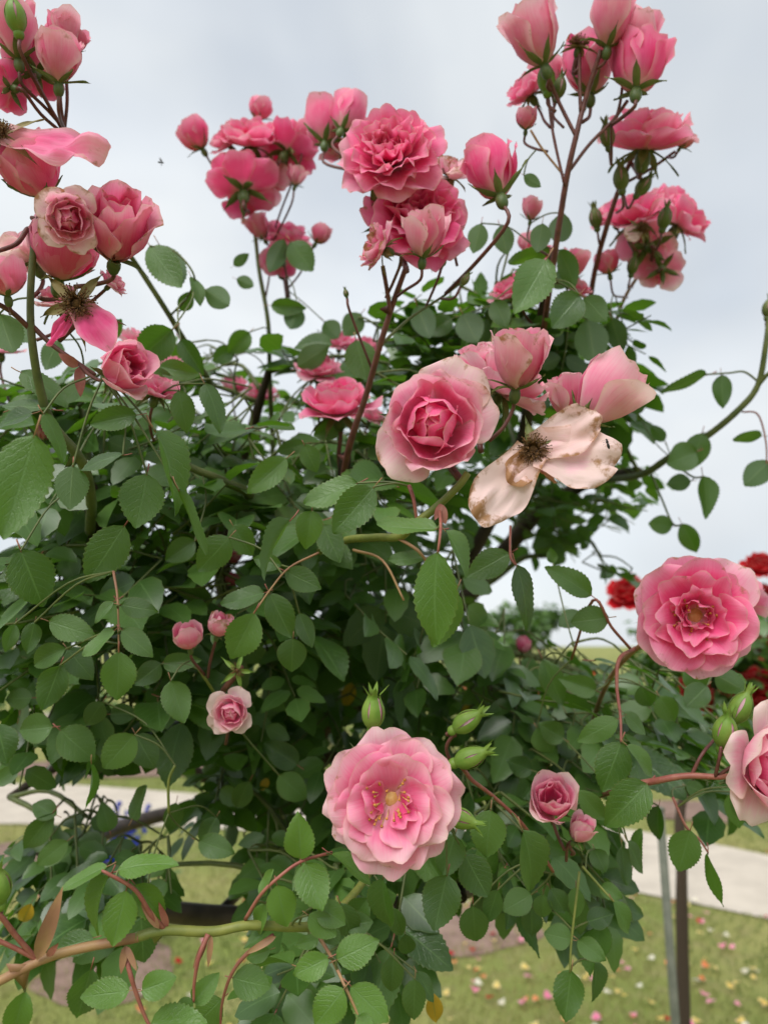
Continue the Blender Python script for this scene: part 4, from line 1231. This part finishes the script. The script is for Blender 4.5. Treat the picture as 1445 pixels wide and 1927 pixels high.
rl = random.Random(11)
links = MB(); CPA = np.array([tuple(c) for c in CP])
LEAFPX = []
for ln in LV:
    s = ln.split(); und = len(s) > 7
    bx, by, tx, ty, wd, d, yg = map(float, s[:7])
    lp = math.hypot(tx - bx, ty - by)
    dt = rl.uniform(-.10, .22) * lp * d / FPX
    b_, t_ = P(bx, by, d), P(tx, ty, d - dt)
    ax = (t_ - b_).normalized()
    toC = (CAM - (b_ + t_) / 2).normalized()
    n0 = (toC - ax * toC.dot(ax)).normalized()
    Lr = (t_ - b_).length
    need = wd * d / FPX / Lr / .60          # apparent width over natural width
    wr = max(.82, min(1.35, need)) if need > .8 else rl.uniform(.85, 1.0)
    roll = math.acos(min(1, need / wr)) if need < wr else 0
    side = ax.cross(n0)
    # tilt so that the upper face looks upwards
    sg = 1 if side.z >= 0 else -1
    n = (n0 * math.cos(roll) + side * (sg * math.sin(roll)))
    if und: n = (-n0 * math.cos(roll) + side * (sg * math.sin(roll)))
    put_leaf(b_, t_, n, wr, min(1, yg + rl.uniform(-.05, .05)))
    LEAFPX.append(((bx + tx) / 2, (by + ty) / 2, d, lp * .45))
    dist = np.linalg.norm(CPA - np.array(tuple(b_)), axis=1); ii = int(dist.argmin())
    e_ = Vector(CPA[ii])
    if .004 < dist[ii] < .08 and (b_ - e_).normalized().dot(ax) > -.1:
        links.add(*tube(smooth_path([b_, (b_ + e_) / 2 - ax * dist[ii] * .12, e_], 4), .00065, 5, False))

lk = obj('leaf_stalks', links.mesh('leaf_stalks', [M['cane_olive']]), bush); lk['kind'] = 'stuff'
for (bx, by, tx, ty, wd, d) in YL:
    b_, t_ = P(bx, by, d), P(tx, ty, d)
    o = put_leaf(b_, t_, (CAM - b_).normalized(), .9, 0); o['yellowed'] = .9; o['label'] = 'yellowed old leaf'
    LEAFPX.append(((bx + tx) / 2, (by + ty) / 2, d, 18))

# ------------------------------------------------------------------ mass of foliage in depth: compound leaves on twigs
# centre pixel, depth, half sizes in pixels, half depth in metres, number of compound leaves, leaf length factor
BLOBS = [
    (120, 900, .62, 190, 190, .12, 34, 1.0), (330, 880, .66, 190, 150, .12, 34, 1.0), (560, 900, .68, 190, 160, .12, 38, 1.0),
    (740, 860, .74, 170, 170, .12, 28, 1.0), (120, 1130, .62, 180, 150, .10, 32, 1.0), (340, 1090, .66, 180, 160, .12, 34, 1.0),
    (560, 1120, .70, 180, 170, .12, 34, 1.0), (740, 1120, .74, 160, 160, .12, 26, 1.0), (130, 1290, .66, 170, 90, .10, 20, 1.0),
    (330, 1300, .68, 180, 110, .10, 24, 1.0), (540, 1330, .76, 170, 140, .12, 26, 1.0), (700, 1360, .74, 170, 150, .12, 22, .95),
    (430, 1440, .84, 130, 90, .10, 24, .95), (600, 1560, .78, 150, 110, .12, 20, .95), (800, 1590, .66, 170, 110, .10, 22, .95),
    (640, 1690, .58, 130, 70, .08, 12, .9), (720, 1760, .56, 80, 60, .06, 6, .9), (1030, 1330, .74, 170, 110, .12, 28, 1.0), (1200, 1370, .72, 150, 110, .12, 22, 1.0),
    (1330, 1340, .72, 120, 80, .10, 12, 1.0), (960, 1480, .68, 160, 110, .10, 22, .95), (1120, 1480, .68, 110, 80, .10, 10, .95),
    (1020, 1620, .60, 120, 90, .08, 16, .9), (1120, 1640, .60, 60, 90, .06, 7, .9), (900, 1250, .80, 150, 90, .10, 18, 1.0),
    # farther mass that closes the crown
    (200, 850, .95, 320, 150, .14, 50, 1.0), (560, 850, 1.0, 280, 170, .14, 50, 1.0), (860, 880, 1.05, 200, 160, .14, 40, 1.0),
    (1060, 880, 1.08, 150, 130, .12, 40, 1.0), (1100, 960, 1.08, 110, 70, .10, 14, 1.0), (200, 1150, .95, 320, 150, .14, 42, 1.0), (560, 1150, 1.02, 280, 180, .14, 46, 1.0),
    (780, 1040, 1.02, 150, 170, .12, 24, 1.0), (640, 1360, 1.05, 260, 140, .14, 30, 1.0), (880, 1380, .98, 180, 100, .12, 20, 1.0), (1180, 1330, .95, 200, 90, .10, 20, 1.0),
    # thin tops
    (430, 700, .80, 110, 50, .08, 14, .95), (620, 690, .82, 120, 60, .08, 18, .95), (850, 640, .74, 110, 70, .08, 24, 1.0), (1070, 650, .76, 100, 90, .08, 26, 1.0), (950, 720, .95, 120, 70, .08, 22, 1.0), (980, 580, .72, 80, 50, .06, 8, 1.0),
    (1130, 740, .9, 70, 80, .08, 16, 1.0), (760, 680, .8, 90, 70, .08, 14, .95), (100, 730, .62, 130, 50, .08, 9, 1.0), (260, 740, .75, 120, 50, .08, 8, 1.0),
    (1180, 960, 1.0, 60, 60, .08, 5, .9), (1130, 1080, 1.0, 70, 30, .06, 4, .8),
    # hanging lower left
    (130, 1600, .66, 110, 60, .06, 16, .85), (230, 1690, .62, 90, 90, .06, 15, .85), (110, 1700, .64, 80, 60, .06, 12, .85), (500, 1640, .62, 60, 70, .06, 5, .85),
    (170, 1400, .66, 120, 50, .06, 7, 1.0), (40, 1410, .6, 60, 60, .06, 5, 1.0), (560, 1830, .50, 90, 60, .05, 6, .85), (420, 1480, .68, 60, 50, .06, 4, .85), (1290, 1470, .62, 80, 40, .05, 4, .9),
]
rf = random.Random(5)
CENTER = P(620, 1080, 1.02)
pool = LeafPool(); singles = []; rach = MB(); twig_ends = []
HOLES = [(1360, 1300, 80, 24), (1430, 1230, 32, 70), (975, 1120, 70, 48), (1075, 1080, 45, 36), (1130, 1120, 60, 45), (1170, 1030, 60, 40), (600, 800, 26, 30), (415, 1090, 22, 34), (280, 560, 90, 60), (420, 620, 70, 50),
         (240, 1500, 150, 42), (390, 1640, 60, 60), (1300, 1020, 140, 90), (230, 1330, 40, 24), (590, 600, 30, 40), (330, 1780, 60, 60), (1230, 1530, 80, 50), (910, 1800, 90, 50)]
def blocked(p, L):
    x, y, d = pix(p); m = L * FPX / d * .35
    for bx, by, bd, br in BLOOMS:
        if d < bd + .02 and (x - bx) ** 2 + (y - by) ** 2 < (br + m) ** 2: return True
    for bx, by, bd, br in LEAFPX:
        if d < bd + .01 and (x - bx) ** 2 + (y - by) ** 2 < (br + m * .5) ** 2: return True
    for hx, hy, hw, hh in HOLES:
        if ((x - hx) / hw) ** 2 + ((y - hy) / hh) ** 2 < 1: return True
    return False

for (cx, cy, d, sx, sy, sdp, n, lf) in BLOBS:
    ends = []
    for i in range(n):
        for _ in range(12):
            g = np.array([rf.gauss(0, .55), rf.gauss(0, .55), rf.uniform(-1, 1)])
            if abs(g[0]) > 1.15 or abs(g[1]) > 1.15: continue
            dd = d + g[2] * sdp
            p = P(cx + g[0] * sx, cy + g[1] * sy, dd)
            if not blocked(p, .03): break
        else: continue
        outw = (p - CENTER); outw.z *= .4; outw = outw.normalized()
        a = (outw * .7 + Vector((rf.uniform(-1, 1), rf.uniform(-1, 1), rf.uniform(-.9, .35))) * .8).normalized()
        a = (a + Vector((0, 0, -.25))).normalized()
        rl_ = .052 * lf * rf.uniform(.8, 1.2)
        side = a.cross(ZUP)
        side = side.normalized() if side.length > .1 else RT.copy()
        nrm = side.cross(a).normalized()
        nrm = (nrm + Vector((rf.uniform(-1, 1), rf.uniform(-1, 1), rf.uniform(-.2, .4))) * .45 + outw * .25).normalized()
        st = p - a * rl_ * .5; en = p + a * rl_ * .5
        rach.add(*tube([st - a * .012, (st + en) / 2 - nrm * .002, en], [.0011, .0009, .0006], 4, False))
        ends.append(st - a * .012)
        sz = .037 * lf * rf.uniform(.62, 1.25)
        L_ = [(en, a, 1.08), (st + a * rl_ * .72, (a * .55 + side).normalized(), 1.0), (st + a * rl_ * .72, (a * .55 - side).normalized(), 1.0)]
        if rf.random() < .85: L_ += [(st + a * rl_ * .28, (a * .40 + side).normalized(), .82), (st + a * rl_ * .28, (a * .40 - side).normalized(), .82)]
        for b_, dr, k in L_:
            dr = (dr + Vector((rf.uniform(-1, 1), rf.uniform(-1, 1), rf.uniform(-1, .6))) * .22).normalized()
            l = sz * k * rf.uniform(.85, 1.12)
            b2 = b_ + dr * .003
            if blocked(b2 + dr * l * .6, l): continue
            nn = (nrm + Vector((rf.uniform(-1, 1), rf.uniform(-1, 1), rf.uniform(-1, 1))) * .30).normalized()
            m = leaf_matrix(b2, b2 + dr * l, nn, rf.uniform(.95, 1.2))
            x, y, dp = pix(b2 + dr * l * .5)
            singles.append((l / dp if -30 < x < 1475 and -30 < y < 1957 else 0, m))
    twig_ends.append(((cx, cy, d), ends))
singles.sort(key=lambda q: -q[0])
n_ind = max(0, 300 - leaf_count)
for s_, m in singles[:n_ind]:
    o = obj('leaf', HI[rf.randrange(10)], bush, m); o['young'] = max(0, rf.gauss(.05, .10))
for s_, m in singles[n_ind:]:
    pool.add(m)
fol = pool.build('foliage', [M['leaf_deep']], bush, .02); fol['kind'] = 'stuff'
ro = obj('leaf_stalks', rach.mesh('leaf_stalks', [M['cane_olive']]), bush); ro['kind'] = 'stuff'

# twigs: from the nearest old wood to the leaves of each clump
WPTS = [Vector(q) for pts, _, _ in wood for q in smooth_path(pts, 6)]
tw = MB()
for (cx, cy, d), ends in twig_ends:
    if not ends: continue
    c = sum(ends, Vector()) / len(ends)
    near = min(WPTS, key=lambda q: (q - c).length)
    cane('twig', [near, (near + c) / 2 + Vector((0, 0, .015)), c], .0030, .0018, M['cane_olive'], 6, 4)
    done = [near.lerp(c, t) for t in (.55, .7, .85, 1.0)]
    for e in sorted(ends, key=lambda q: min((q - z).length for z in done)):
        s0 = min(done, key=lambda q: (q - e).length)
        if (s0 - e).length > .09: s0 = e + (s0 - e).normalized() * .06
        mid_ = (s0 + e) / 2 + Vector((rf.uniform(-.006, .006), rf.uniform(-.006, .006), .005))
        tw.add(*tube(smooth_path([s0, mid_, e], 3), [.0013, .0012, .0011, .0010, .0010, .0009, .0008], 4, False))
        done.append(e)
to = obj('twigs', tw.mesh('twigs', [M['cane_olive']]), bush); to['kind'] = 'stuff'

# stipules: reddish leafy wings at the leaf bases on the lower cane
for (x, y, d, tx, ty, w_) in [(300, 1748, .366, 262, 1690, 16), (316, 1744, .37, 300, 1700, 14), (236, 1780, .362, 228, 1835, 14), (238, 1780, .362, 258, 1828, 12), (392, 1762, .369, 362, 1826, 12), (398, 1760, .37, 392, 1822, 10),
                              (70, 1806, .352, 116, 1678, 24), (90, 1800, .352, 108, 1778, 14), (520, 1762, .384, 462, 1796, 12), (826, 948, .40, 838, 985, 22), (830, 948, .40, 818, 978, 14), (150, 690, .418, 152, 745, 22), (148, 690, .418, 110, 665, 20)]:
    b_, t_ = P(x, y, d), P(tx, ty, d - .004)
    v_, f_, u_ = leaf_shape(8, 1, x, False, .1, .3, .02, .35)
    m = leaf_matrix(b_, t_, (CAM - b_).normalized(), max(.6, w_ * d / FPX / (t_ - b_).length / .35))
    obj('stipule', mesh('stipule', v_, f_, [M['stalk_rose'] if random.random() < .55 else M['cane_tan']]), bush, m)

# ------------------------------------------------------------------ hoop that carries the weeping canes
hc = Vector((P(560, 1640, 1.0).x, P(560, 1640, 1.0).y, 0)); hz = P(560, 1718, .74).z
hr = .285
hoop = thing('support_hoop', Vector((hc.x, hc.y, 0)), 'dark rusty iron hoop on a post holding up the lower canes', 'plant support')
q = MB(); nseg = 64
ring = [hc + Vector((hr * math.cos(2 * math.pi * i / nseg), hr * math.sin(2 * math.pi * i / nseg), hz)) for i in range(nseg + 1)]
q.add(*tube(ring, .0105, 10, False)); obj('ring', q.mesh('ring', [M['iron']]), hoop)
pc = Vector((ROOT.x + .05, ROOT.y + .05, 0))
q = MB(); q.add(*tube([pc + Vector((0, 0, -.05)), pc + Vector((0, 0, hz * .5)), pc + Vector((0, 0, hz + .03))], .011, 10)); obj('post', q.mesh('post', [M['iron']]), hoop)
for k in range(3):
    a = R(20 + 120 * k)
    e = hc + Vector((hr * math.cos(a), hr * math.sin(a), hz))
    q = MB(); q.add(*tube(smooth_path([pc + Vector((0, 0, hz + .02)), (pc + e) / 2 + Vector((0, 0, hz * .5 + .012)), e], 4), .005, 8)); obj('spoke', q.mesh('spoke', [M['iron']]), hoop)

# ------------------------------------------------------------------ red standard rose at the right with its stake
def shrub(loc, trunk_h_, trunk_r, crown_c, crown_r, nleaf, lsize, label, blooms, pmat, name='rose_tree', group=None, brad=.035, leafmat='leaf_back', cat='rose tree', tpts=None):
    trunk_h = trunk_h_
    t = thing(name, loc, label, cat, group)
    cc = crown_c
    cane('trunk', tpts or [loc + Vector((0, 0, -.02)), loc + Vector((trunk_r, 0, trunk_h * .5)), loc + Vector((0, 0, trunk_h)), cc], trunk_r, trunk_r * .5, M['bark'], 10, 5, t, bumps=.15)
    rs = random.Random(int(loc.x * 1000 + loc.y * 77) & 0xffff)
    for i in range(7):
        dv = Vector((rs.uniform(-1, 1), rs.uniform(-1, 1), rs.uniform(-.3, 1))).normalized()
        e = cc + Vector((dv.x * crown_r.x, dv.y * crown_r.y, dv.z * crown_r.z)) * .8
        s0 = tpts[3] if tpts else loc + Vector((0, 0, trunk_h))
        cane('branch', [s0, (s0 + e) / 2 + Vector((0, 0, .1 * crown_r.z)), e], trunk_r * .45, trunk_r * .12, M['bark'], 6, 4, t)
    pl = LeafPool()
    lob = [(Vector((rs.gauss(0, .5), rs.gauss(0, .5), rs.gauss(0, .45))), rs.uniform(.3, .55)) for _ in range(10)]
    for i in range(nleaf):
        c0, r_ = rs.choice(lob)
        dv = Vector((rs.gauss(0, 1), rs.gauss(0, 1), rs.gauss(0, 1))).normalized() * r_ * rs.random() ** .4
        u = c0 + dv
        p = cc + Vector((u.x * crown_r.x, u.y * crown_r.y, u.z * crown_r.z))
        a = (Vector((rs.uniform(-1, 1), rs.uniform(-1, 1), rs.uniform(-1, .4)))).normalized()
        nn = (Vector((rs.uniform(-.8, .8), rs.uniform(-.8, .8), 1)) + u * .5).normalized()
        pl.add(leaf_matrix(p, p + a * lsize * rs.uniform(.7, 1.2), nn, 1.1), rs.randrange(6))
    f = pl.build('crown', [M[leafmat]], t, .10); f['kind'] = 'stuff'
    for b in blooms:
        rose(b[0], b[1], b[2], b[3], b[4], b[5], None, b[6], .0, 'none', parent=t, pmat=pmat, lod=0, name='rose_bloom')
    return t

ta, tb = P(1286, 1927, 1.62), P(1282, 1640, 1.66)
rloc = ta + (ta - tb) * (ta.z / (tb.z - ta.z)); rloc.z = 0
rcc = P(1400, 1240, 1.85)
red = [(1182, 1112, 1.75, 38, 'loose', (-.2, .6, .3), 0), (1215, 1125, 1.8, 30, 'loose', (.2, .6, .3), .1), (1432, 1062, 1.7, 30, 'loose', (0, .6, .3), 0), (1440, 1130, 1.7, 40, 'loose', (0, .6, .3), -.1),
       (1310, 1305, 1.65, 34, 'loose', (0, .5, .5), .25), (1360, 1310, 1.7, 34, 'loose', (0, .5, .5), .0), (1400, 1295, 1.6, 34, 'loose', (0, .5, .5), .0), (1440, 1290, 1.6, 36, 'loose', (0, .5, .5), -.1), (1425, 1200, 1.7, 40, 'loose', (0, .5, .5), -.1), (1448, 1240, 1.7, 38, 'loose', (0, .5, .5), -.1), (1380, 1350, 1.7, 26, 'loose', (0, .5, .5), -.1)]
shrub(rloc, 1.22, .0165, rcc, Vector((.36, .32, .26)), 1500, .042, 'standard rose with dark red blooms and thin grey trunk at the right', red, 'petal_red', tpts=[rloc, ta, tb, P(1290, 1480, 1.72), rcc])
sp_ = P(1252, 1700, 1.52)
stk = thing('plant_stake', Vector((sp_.x, sp_.y, 0)), 'thin grey green stake standing beside the red rose trunk', 'stake')
q = MB(); q.add(*tube([Vector((sp_.x + .012, sp_.y, -.05)), Vector((sp_.x + .006, sp_.y, .6)), Vector((sp_.x, sp_.y, 1.16))], [.0088, .0088, .0088], 12)); obj('rod', q.mesh('rod', [M['stake']]), stk)
q = MB(); v_, f_ = uvsphere(.0115, .006, 0, 12, 5); q.add([Vector(v) + Vector((sp_.x, sp_.y, 1.162)) for v in v_], f_); obj('cap', q.mesh('cap', [M['stake']]), stk)

# ------------------------------------------------------------------ background garden
bgspec = [  # px, ground py, crown height px centre, width m, petal, label
    (120, 1440, .85, .55, 'petal_white', 'white flowering rose shrub beyond the path at the far left'),
    (330, 1425, .95, .60, 'petal_yellow', 'yellow flowering rose shrub beyond the path left of the trunk'),
    (620, 1405, 1.1, .7, 'petal_white', 'pale flowering rose shrub hidden behind the crown'),
    (880, 1385, 1.0, .7, 'petal_orange', 'orange flowering rose shrub far behind the bush'),
    (1080, 1395, 1.05, .7, 'petal_orange', 'orange flowering rose shrub beyond the path at the right'),
    (1200, 1420, 1.0, .6, 'petal_yellow', 'yellow flowering rose shrub left of the red standard'),
    (1400, 1470, .9, .6, 'petal_red', 'low red flowering rose shrub behind the red standard'),
    (-60, 1400, 1.0, .7, 'petal_orange', 'orange flowering rose shrub at the left picture edge'),
]
for x, y, h, wd, pm, lb in bgspec:
    g = G(x, y); dd = pix(g)[2]
    c = g + Vector((0, 0, h * .75))
    rs = random.Random(x)
    bl = []
    for i in range(16):
        a = rs.random() * 6.28; e = rs.uniform(-.2, .9)
        pp = c + Vector((math.cos(a) * wd * .8 * math.cos(e), -abs(math.sin(a)) * wd * .8 * math.cos(e), math.sin(e) * h * .35))
        X, Y, D = pix(pp); bl.append((X, Y, D, .045 * FPX / D, 'loose', (rs.uniform(-.4, .4), .6, .5), rs.uniform(0, .3)))
    shrub(g, h * .45, .022, c, Vector((wd, wd, h * .42)), 900, .075, lb, bl, pm, 'rose_shrub', 'rose shrubs beyond the path', cat='rose shrub')

# blue flowered sage behind the lower left leaves
sg_ = G(215, 1790)
sage = thing('sage_plant', sg_, 'blue flowering sage plant on the lawn behind the lower left leaves', 'plant')
rs = random.Random(3)
for i in range(16):
    b_ = sg_ + Vector((rs.uniform(-.10, .10), rs.uniform(-.10, .10), 0)); t_ = b_ + Vector((rs.uniform(-.14, .14), rs.uniform(-.1, .1), rs.uniform(.35, .72)))
    q = MB(); q.add(*tube(smooth_path([b_, (b_ + t_) / 2 + Vector((0, 0, .02)), t_], 3), .003, 5)); obj('stem', q.mesh('stem', [M['cane_olive']]), sage)
    q = MB()
    for k in range(34):
        f = rs.uniform(.5, 1); a = rs.random() * 6.28; c = b_.lerp(t_, f); r_ = .030 * (1.25 - f)
        v_, f_ = uvsphere(.010, .014, 0, 5, 4)
        q.add([Vector(v) + c + Vector((r_ * math.cos(a), r_ * math.sin(a), 0)) for v in v_], f_, [(.5, .6)] * len(v_))
    obj('flower_spike', q.mesh('flower_spike', [M['petal_blue']]), sage)
pl = LeafPool()
for i in range(260):
    p = sg_ + Vector((rs.gauss(0, .12), rs.gauss(0, .1), rs.uniform(.02, .4)))
    a = Vector((rs.uniform(-1, 1), rs.uniform(-1, 1), rs.uniform(-.3, .7))).normalized()
    pl.add(leaf_matrix(p, p + a * .055, Vector((rs.uniform(-.5, .5), rs.uniform(-.5, .5), 1)), .7), rs.randrange(6))
f = pl.build('foliage', [M['leaf_back']], sage, .1); f['kind'] = 'stuff'

# far trees
far = [(-36, 62, 9, 7, 'broad olive tree far behind the garden at the left'), (-16, 80, 8, 9, 'rounded dull green tree in the far left distance'), (2, 95, 9, 8, 'rounded tree on the horizon behind the bush'),
       (17, 88, 7.5, 8, 'olive brown tree on the horizon seen under the right branches'), (31, 78, 6.5, 8, 'low spreading tree on the horizon right of the bush'), (48, 84, 8, 9, 'green tree on the horizon at the far right')]
for x, y, h, wd, lb in far:
    loc = Vector((x, y, 0)); c = loc + Vector((0, 0, h * .58))
    shrub(loc, h * .35, .22, c, Vector((wd * .6, wd * .5, h * .42)), 900, 1.0, lb, [], 'petal', 'tree', 'trees on the horizon', leafmat='leaf_back', cat='tree')

# ------------------------------------------------------------------ fallen petals on the lawn
rs = random.Random(21)
kinds = [('petal_yellow', 'pale yellow', .3), ('petal_white', 'cream white', .2), ('petal', 'pink', .3), ('petal_orange', 'orange', .2), ('petal_red', 'red', .0)]
PM = {}
for k, (pm, cn, pal) in enumerate(kinds):
    for v in range(2):
        me = mesh('fallen_petal', *petal_mesh(.042, .046, 75, 92, .035, .001, .003, -18, .16, 5000 + 10 * k + v, 6, 6, 1.0, .1)[:2], [M[pm]])
        l = me.uv_layers.new(name='UVMap'); vi = np.empty(len(me.loops), dtype=np.int32); me.loops.foreach_get('vertex_index', vi)
        l.data.foreach_set('uv', petal_uv(6, 6)[vi].ravel()); PM[(k, v)] = me
cnt = 0
while cnt < 220:
    x = rs.uniform(0, 1445) if rs.random() < .35 else rs.uniform(740, 1445); y = rs.uniform(1690, 1990) if rs.random() < .85 else rs.uniform(1590, 1720)
    g = G(x, y)
    if in_path(g): continue
    k = rs.choices(range(5), [.34, .16, .24, .17, .09])[0]
    s_ = rs.uniform(.6, 1.1)
    o = obj('fallen_petal', PM[(k, rs.randrange(2))], None, Matrix.Translation(Vector((g.x, g.y, .024))) @ Matrix.Rotation(rs.random() * 6.28, 4, 'Z') @ Matrix.Rotation(rs.uniform(-.5, .5), 4, 'X') @ Matrix.Scale(s_, 4))
    where = 'close beside the path' if y < 1725 else 'at the lower left under the cane' if x < 480 else 'below the middle of the bush' if x < 820 else 'between the bush and the stake' if x < 1230 else 'right of the red rose trunk'
    o['label'] = 'fallen %s rose petal on the lawn %s' % (kinds[k][1], where); o['category'] = 'petal'; o['group'] = 'fallen %s petals %s' % (kinds[k][1], where)
    o['pale'] = kinds[k][2]; o['wilt'] = .1
    cnt += 1

# ------------------------------------------------------------------ insects
def insect(x, y, d, size, axis, label, wings=True, name='insect'):
    c = P(x, y, d); t = thing(name, c, label, 'insect')
    mw = Matrix.Translation(c) @ frame(V(*axis), 0)
    q = MB()
    for zc, rx, rz in ((-.42, .16, .34), (.02, .15, .17), (.26, .11, .11)):
        v_, f_ = uvsphere(rx * size, rz * size, zc * size, 8, 6); q.add(v_, f_)
    obj('body', q.mesh('body', [M['insect']]), t, mw)
    if wings:
        for s in (-1, 1):
            v_, f_, u_ = leaf_shape(6, 1, 5, False, .1, .1, 0, .5)
            a = mw @ Vector((0, s * .08 * size, .05 * size)); e = mw @ Vector((.15 * size, s * .75 * size, -.45 * size))
            obj('wing', mesh('wing', v_, f_, [M['wing']]), t, leaf_matrix(a, e, V(.2, .5, 1), .8))
    q = MB()
    for s in (-1, 1):
        for z in (-.1, .05, .18):
            q.add(*tube([mw @ Vector((-.08 * size, s * .08 * size, z * size)), mw @ Vector((-.16 * size, s * .3 * size, z * 1.3 * size)), mw @ Vector((-.3 * size, s * .38 * size, z * 1.6 * size))], .012 * size, 4))
    obj('legs', q.mesh('legs', [M['insect']]), t)
insect(305, 306, .62, .0050, (.9, -.2, .2), 'tiny dark fly hovering in front of the grey sky', True, 'fly')
insect(1142, 832, .380, .0050, (-.3, .9, .1), 'tiny black beetle sitting on the pale hanging petal', False, 'beetle')
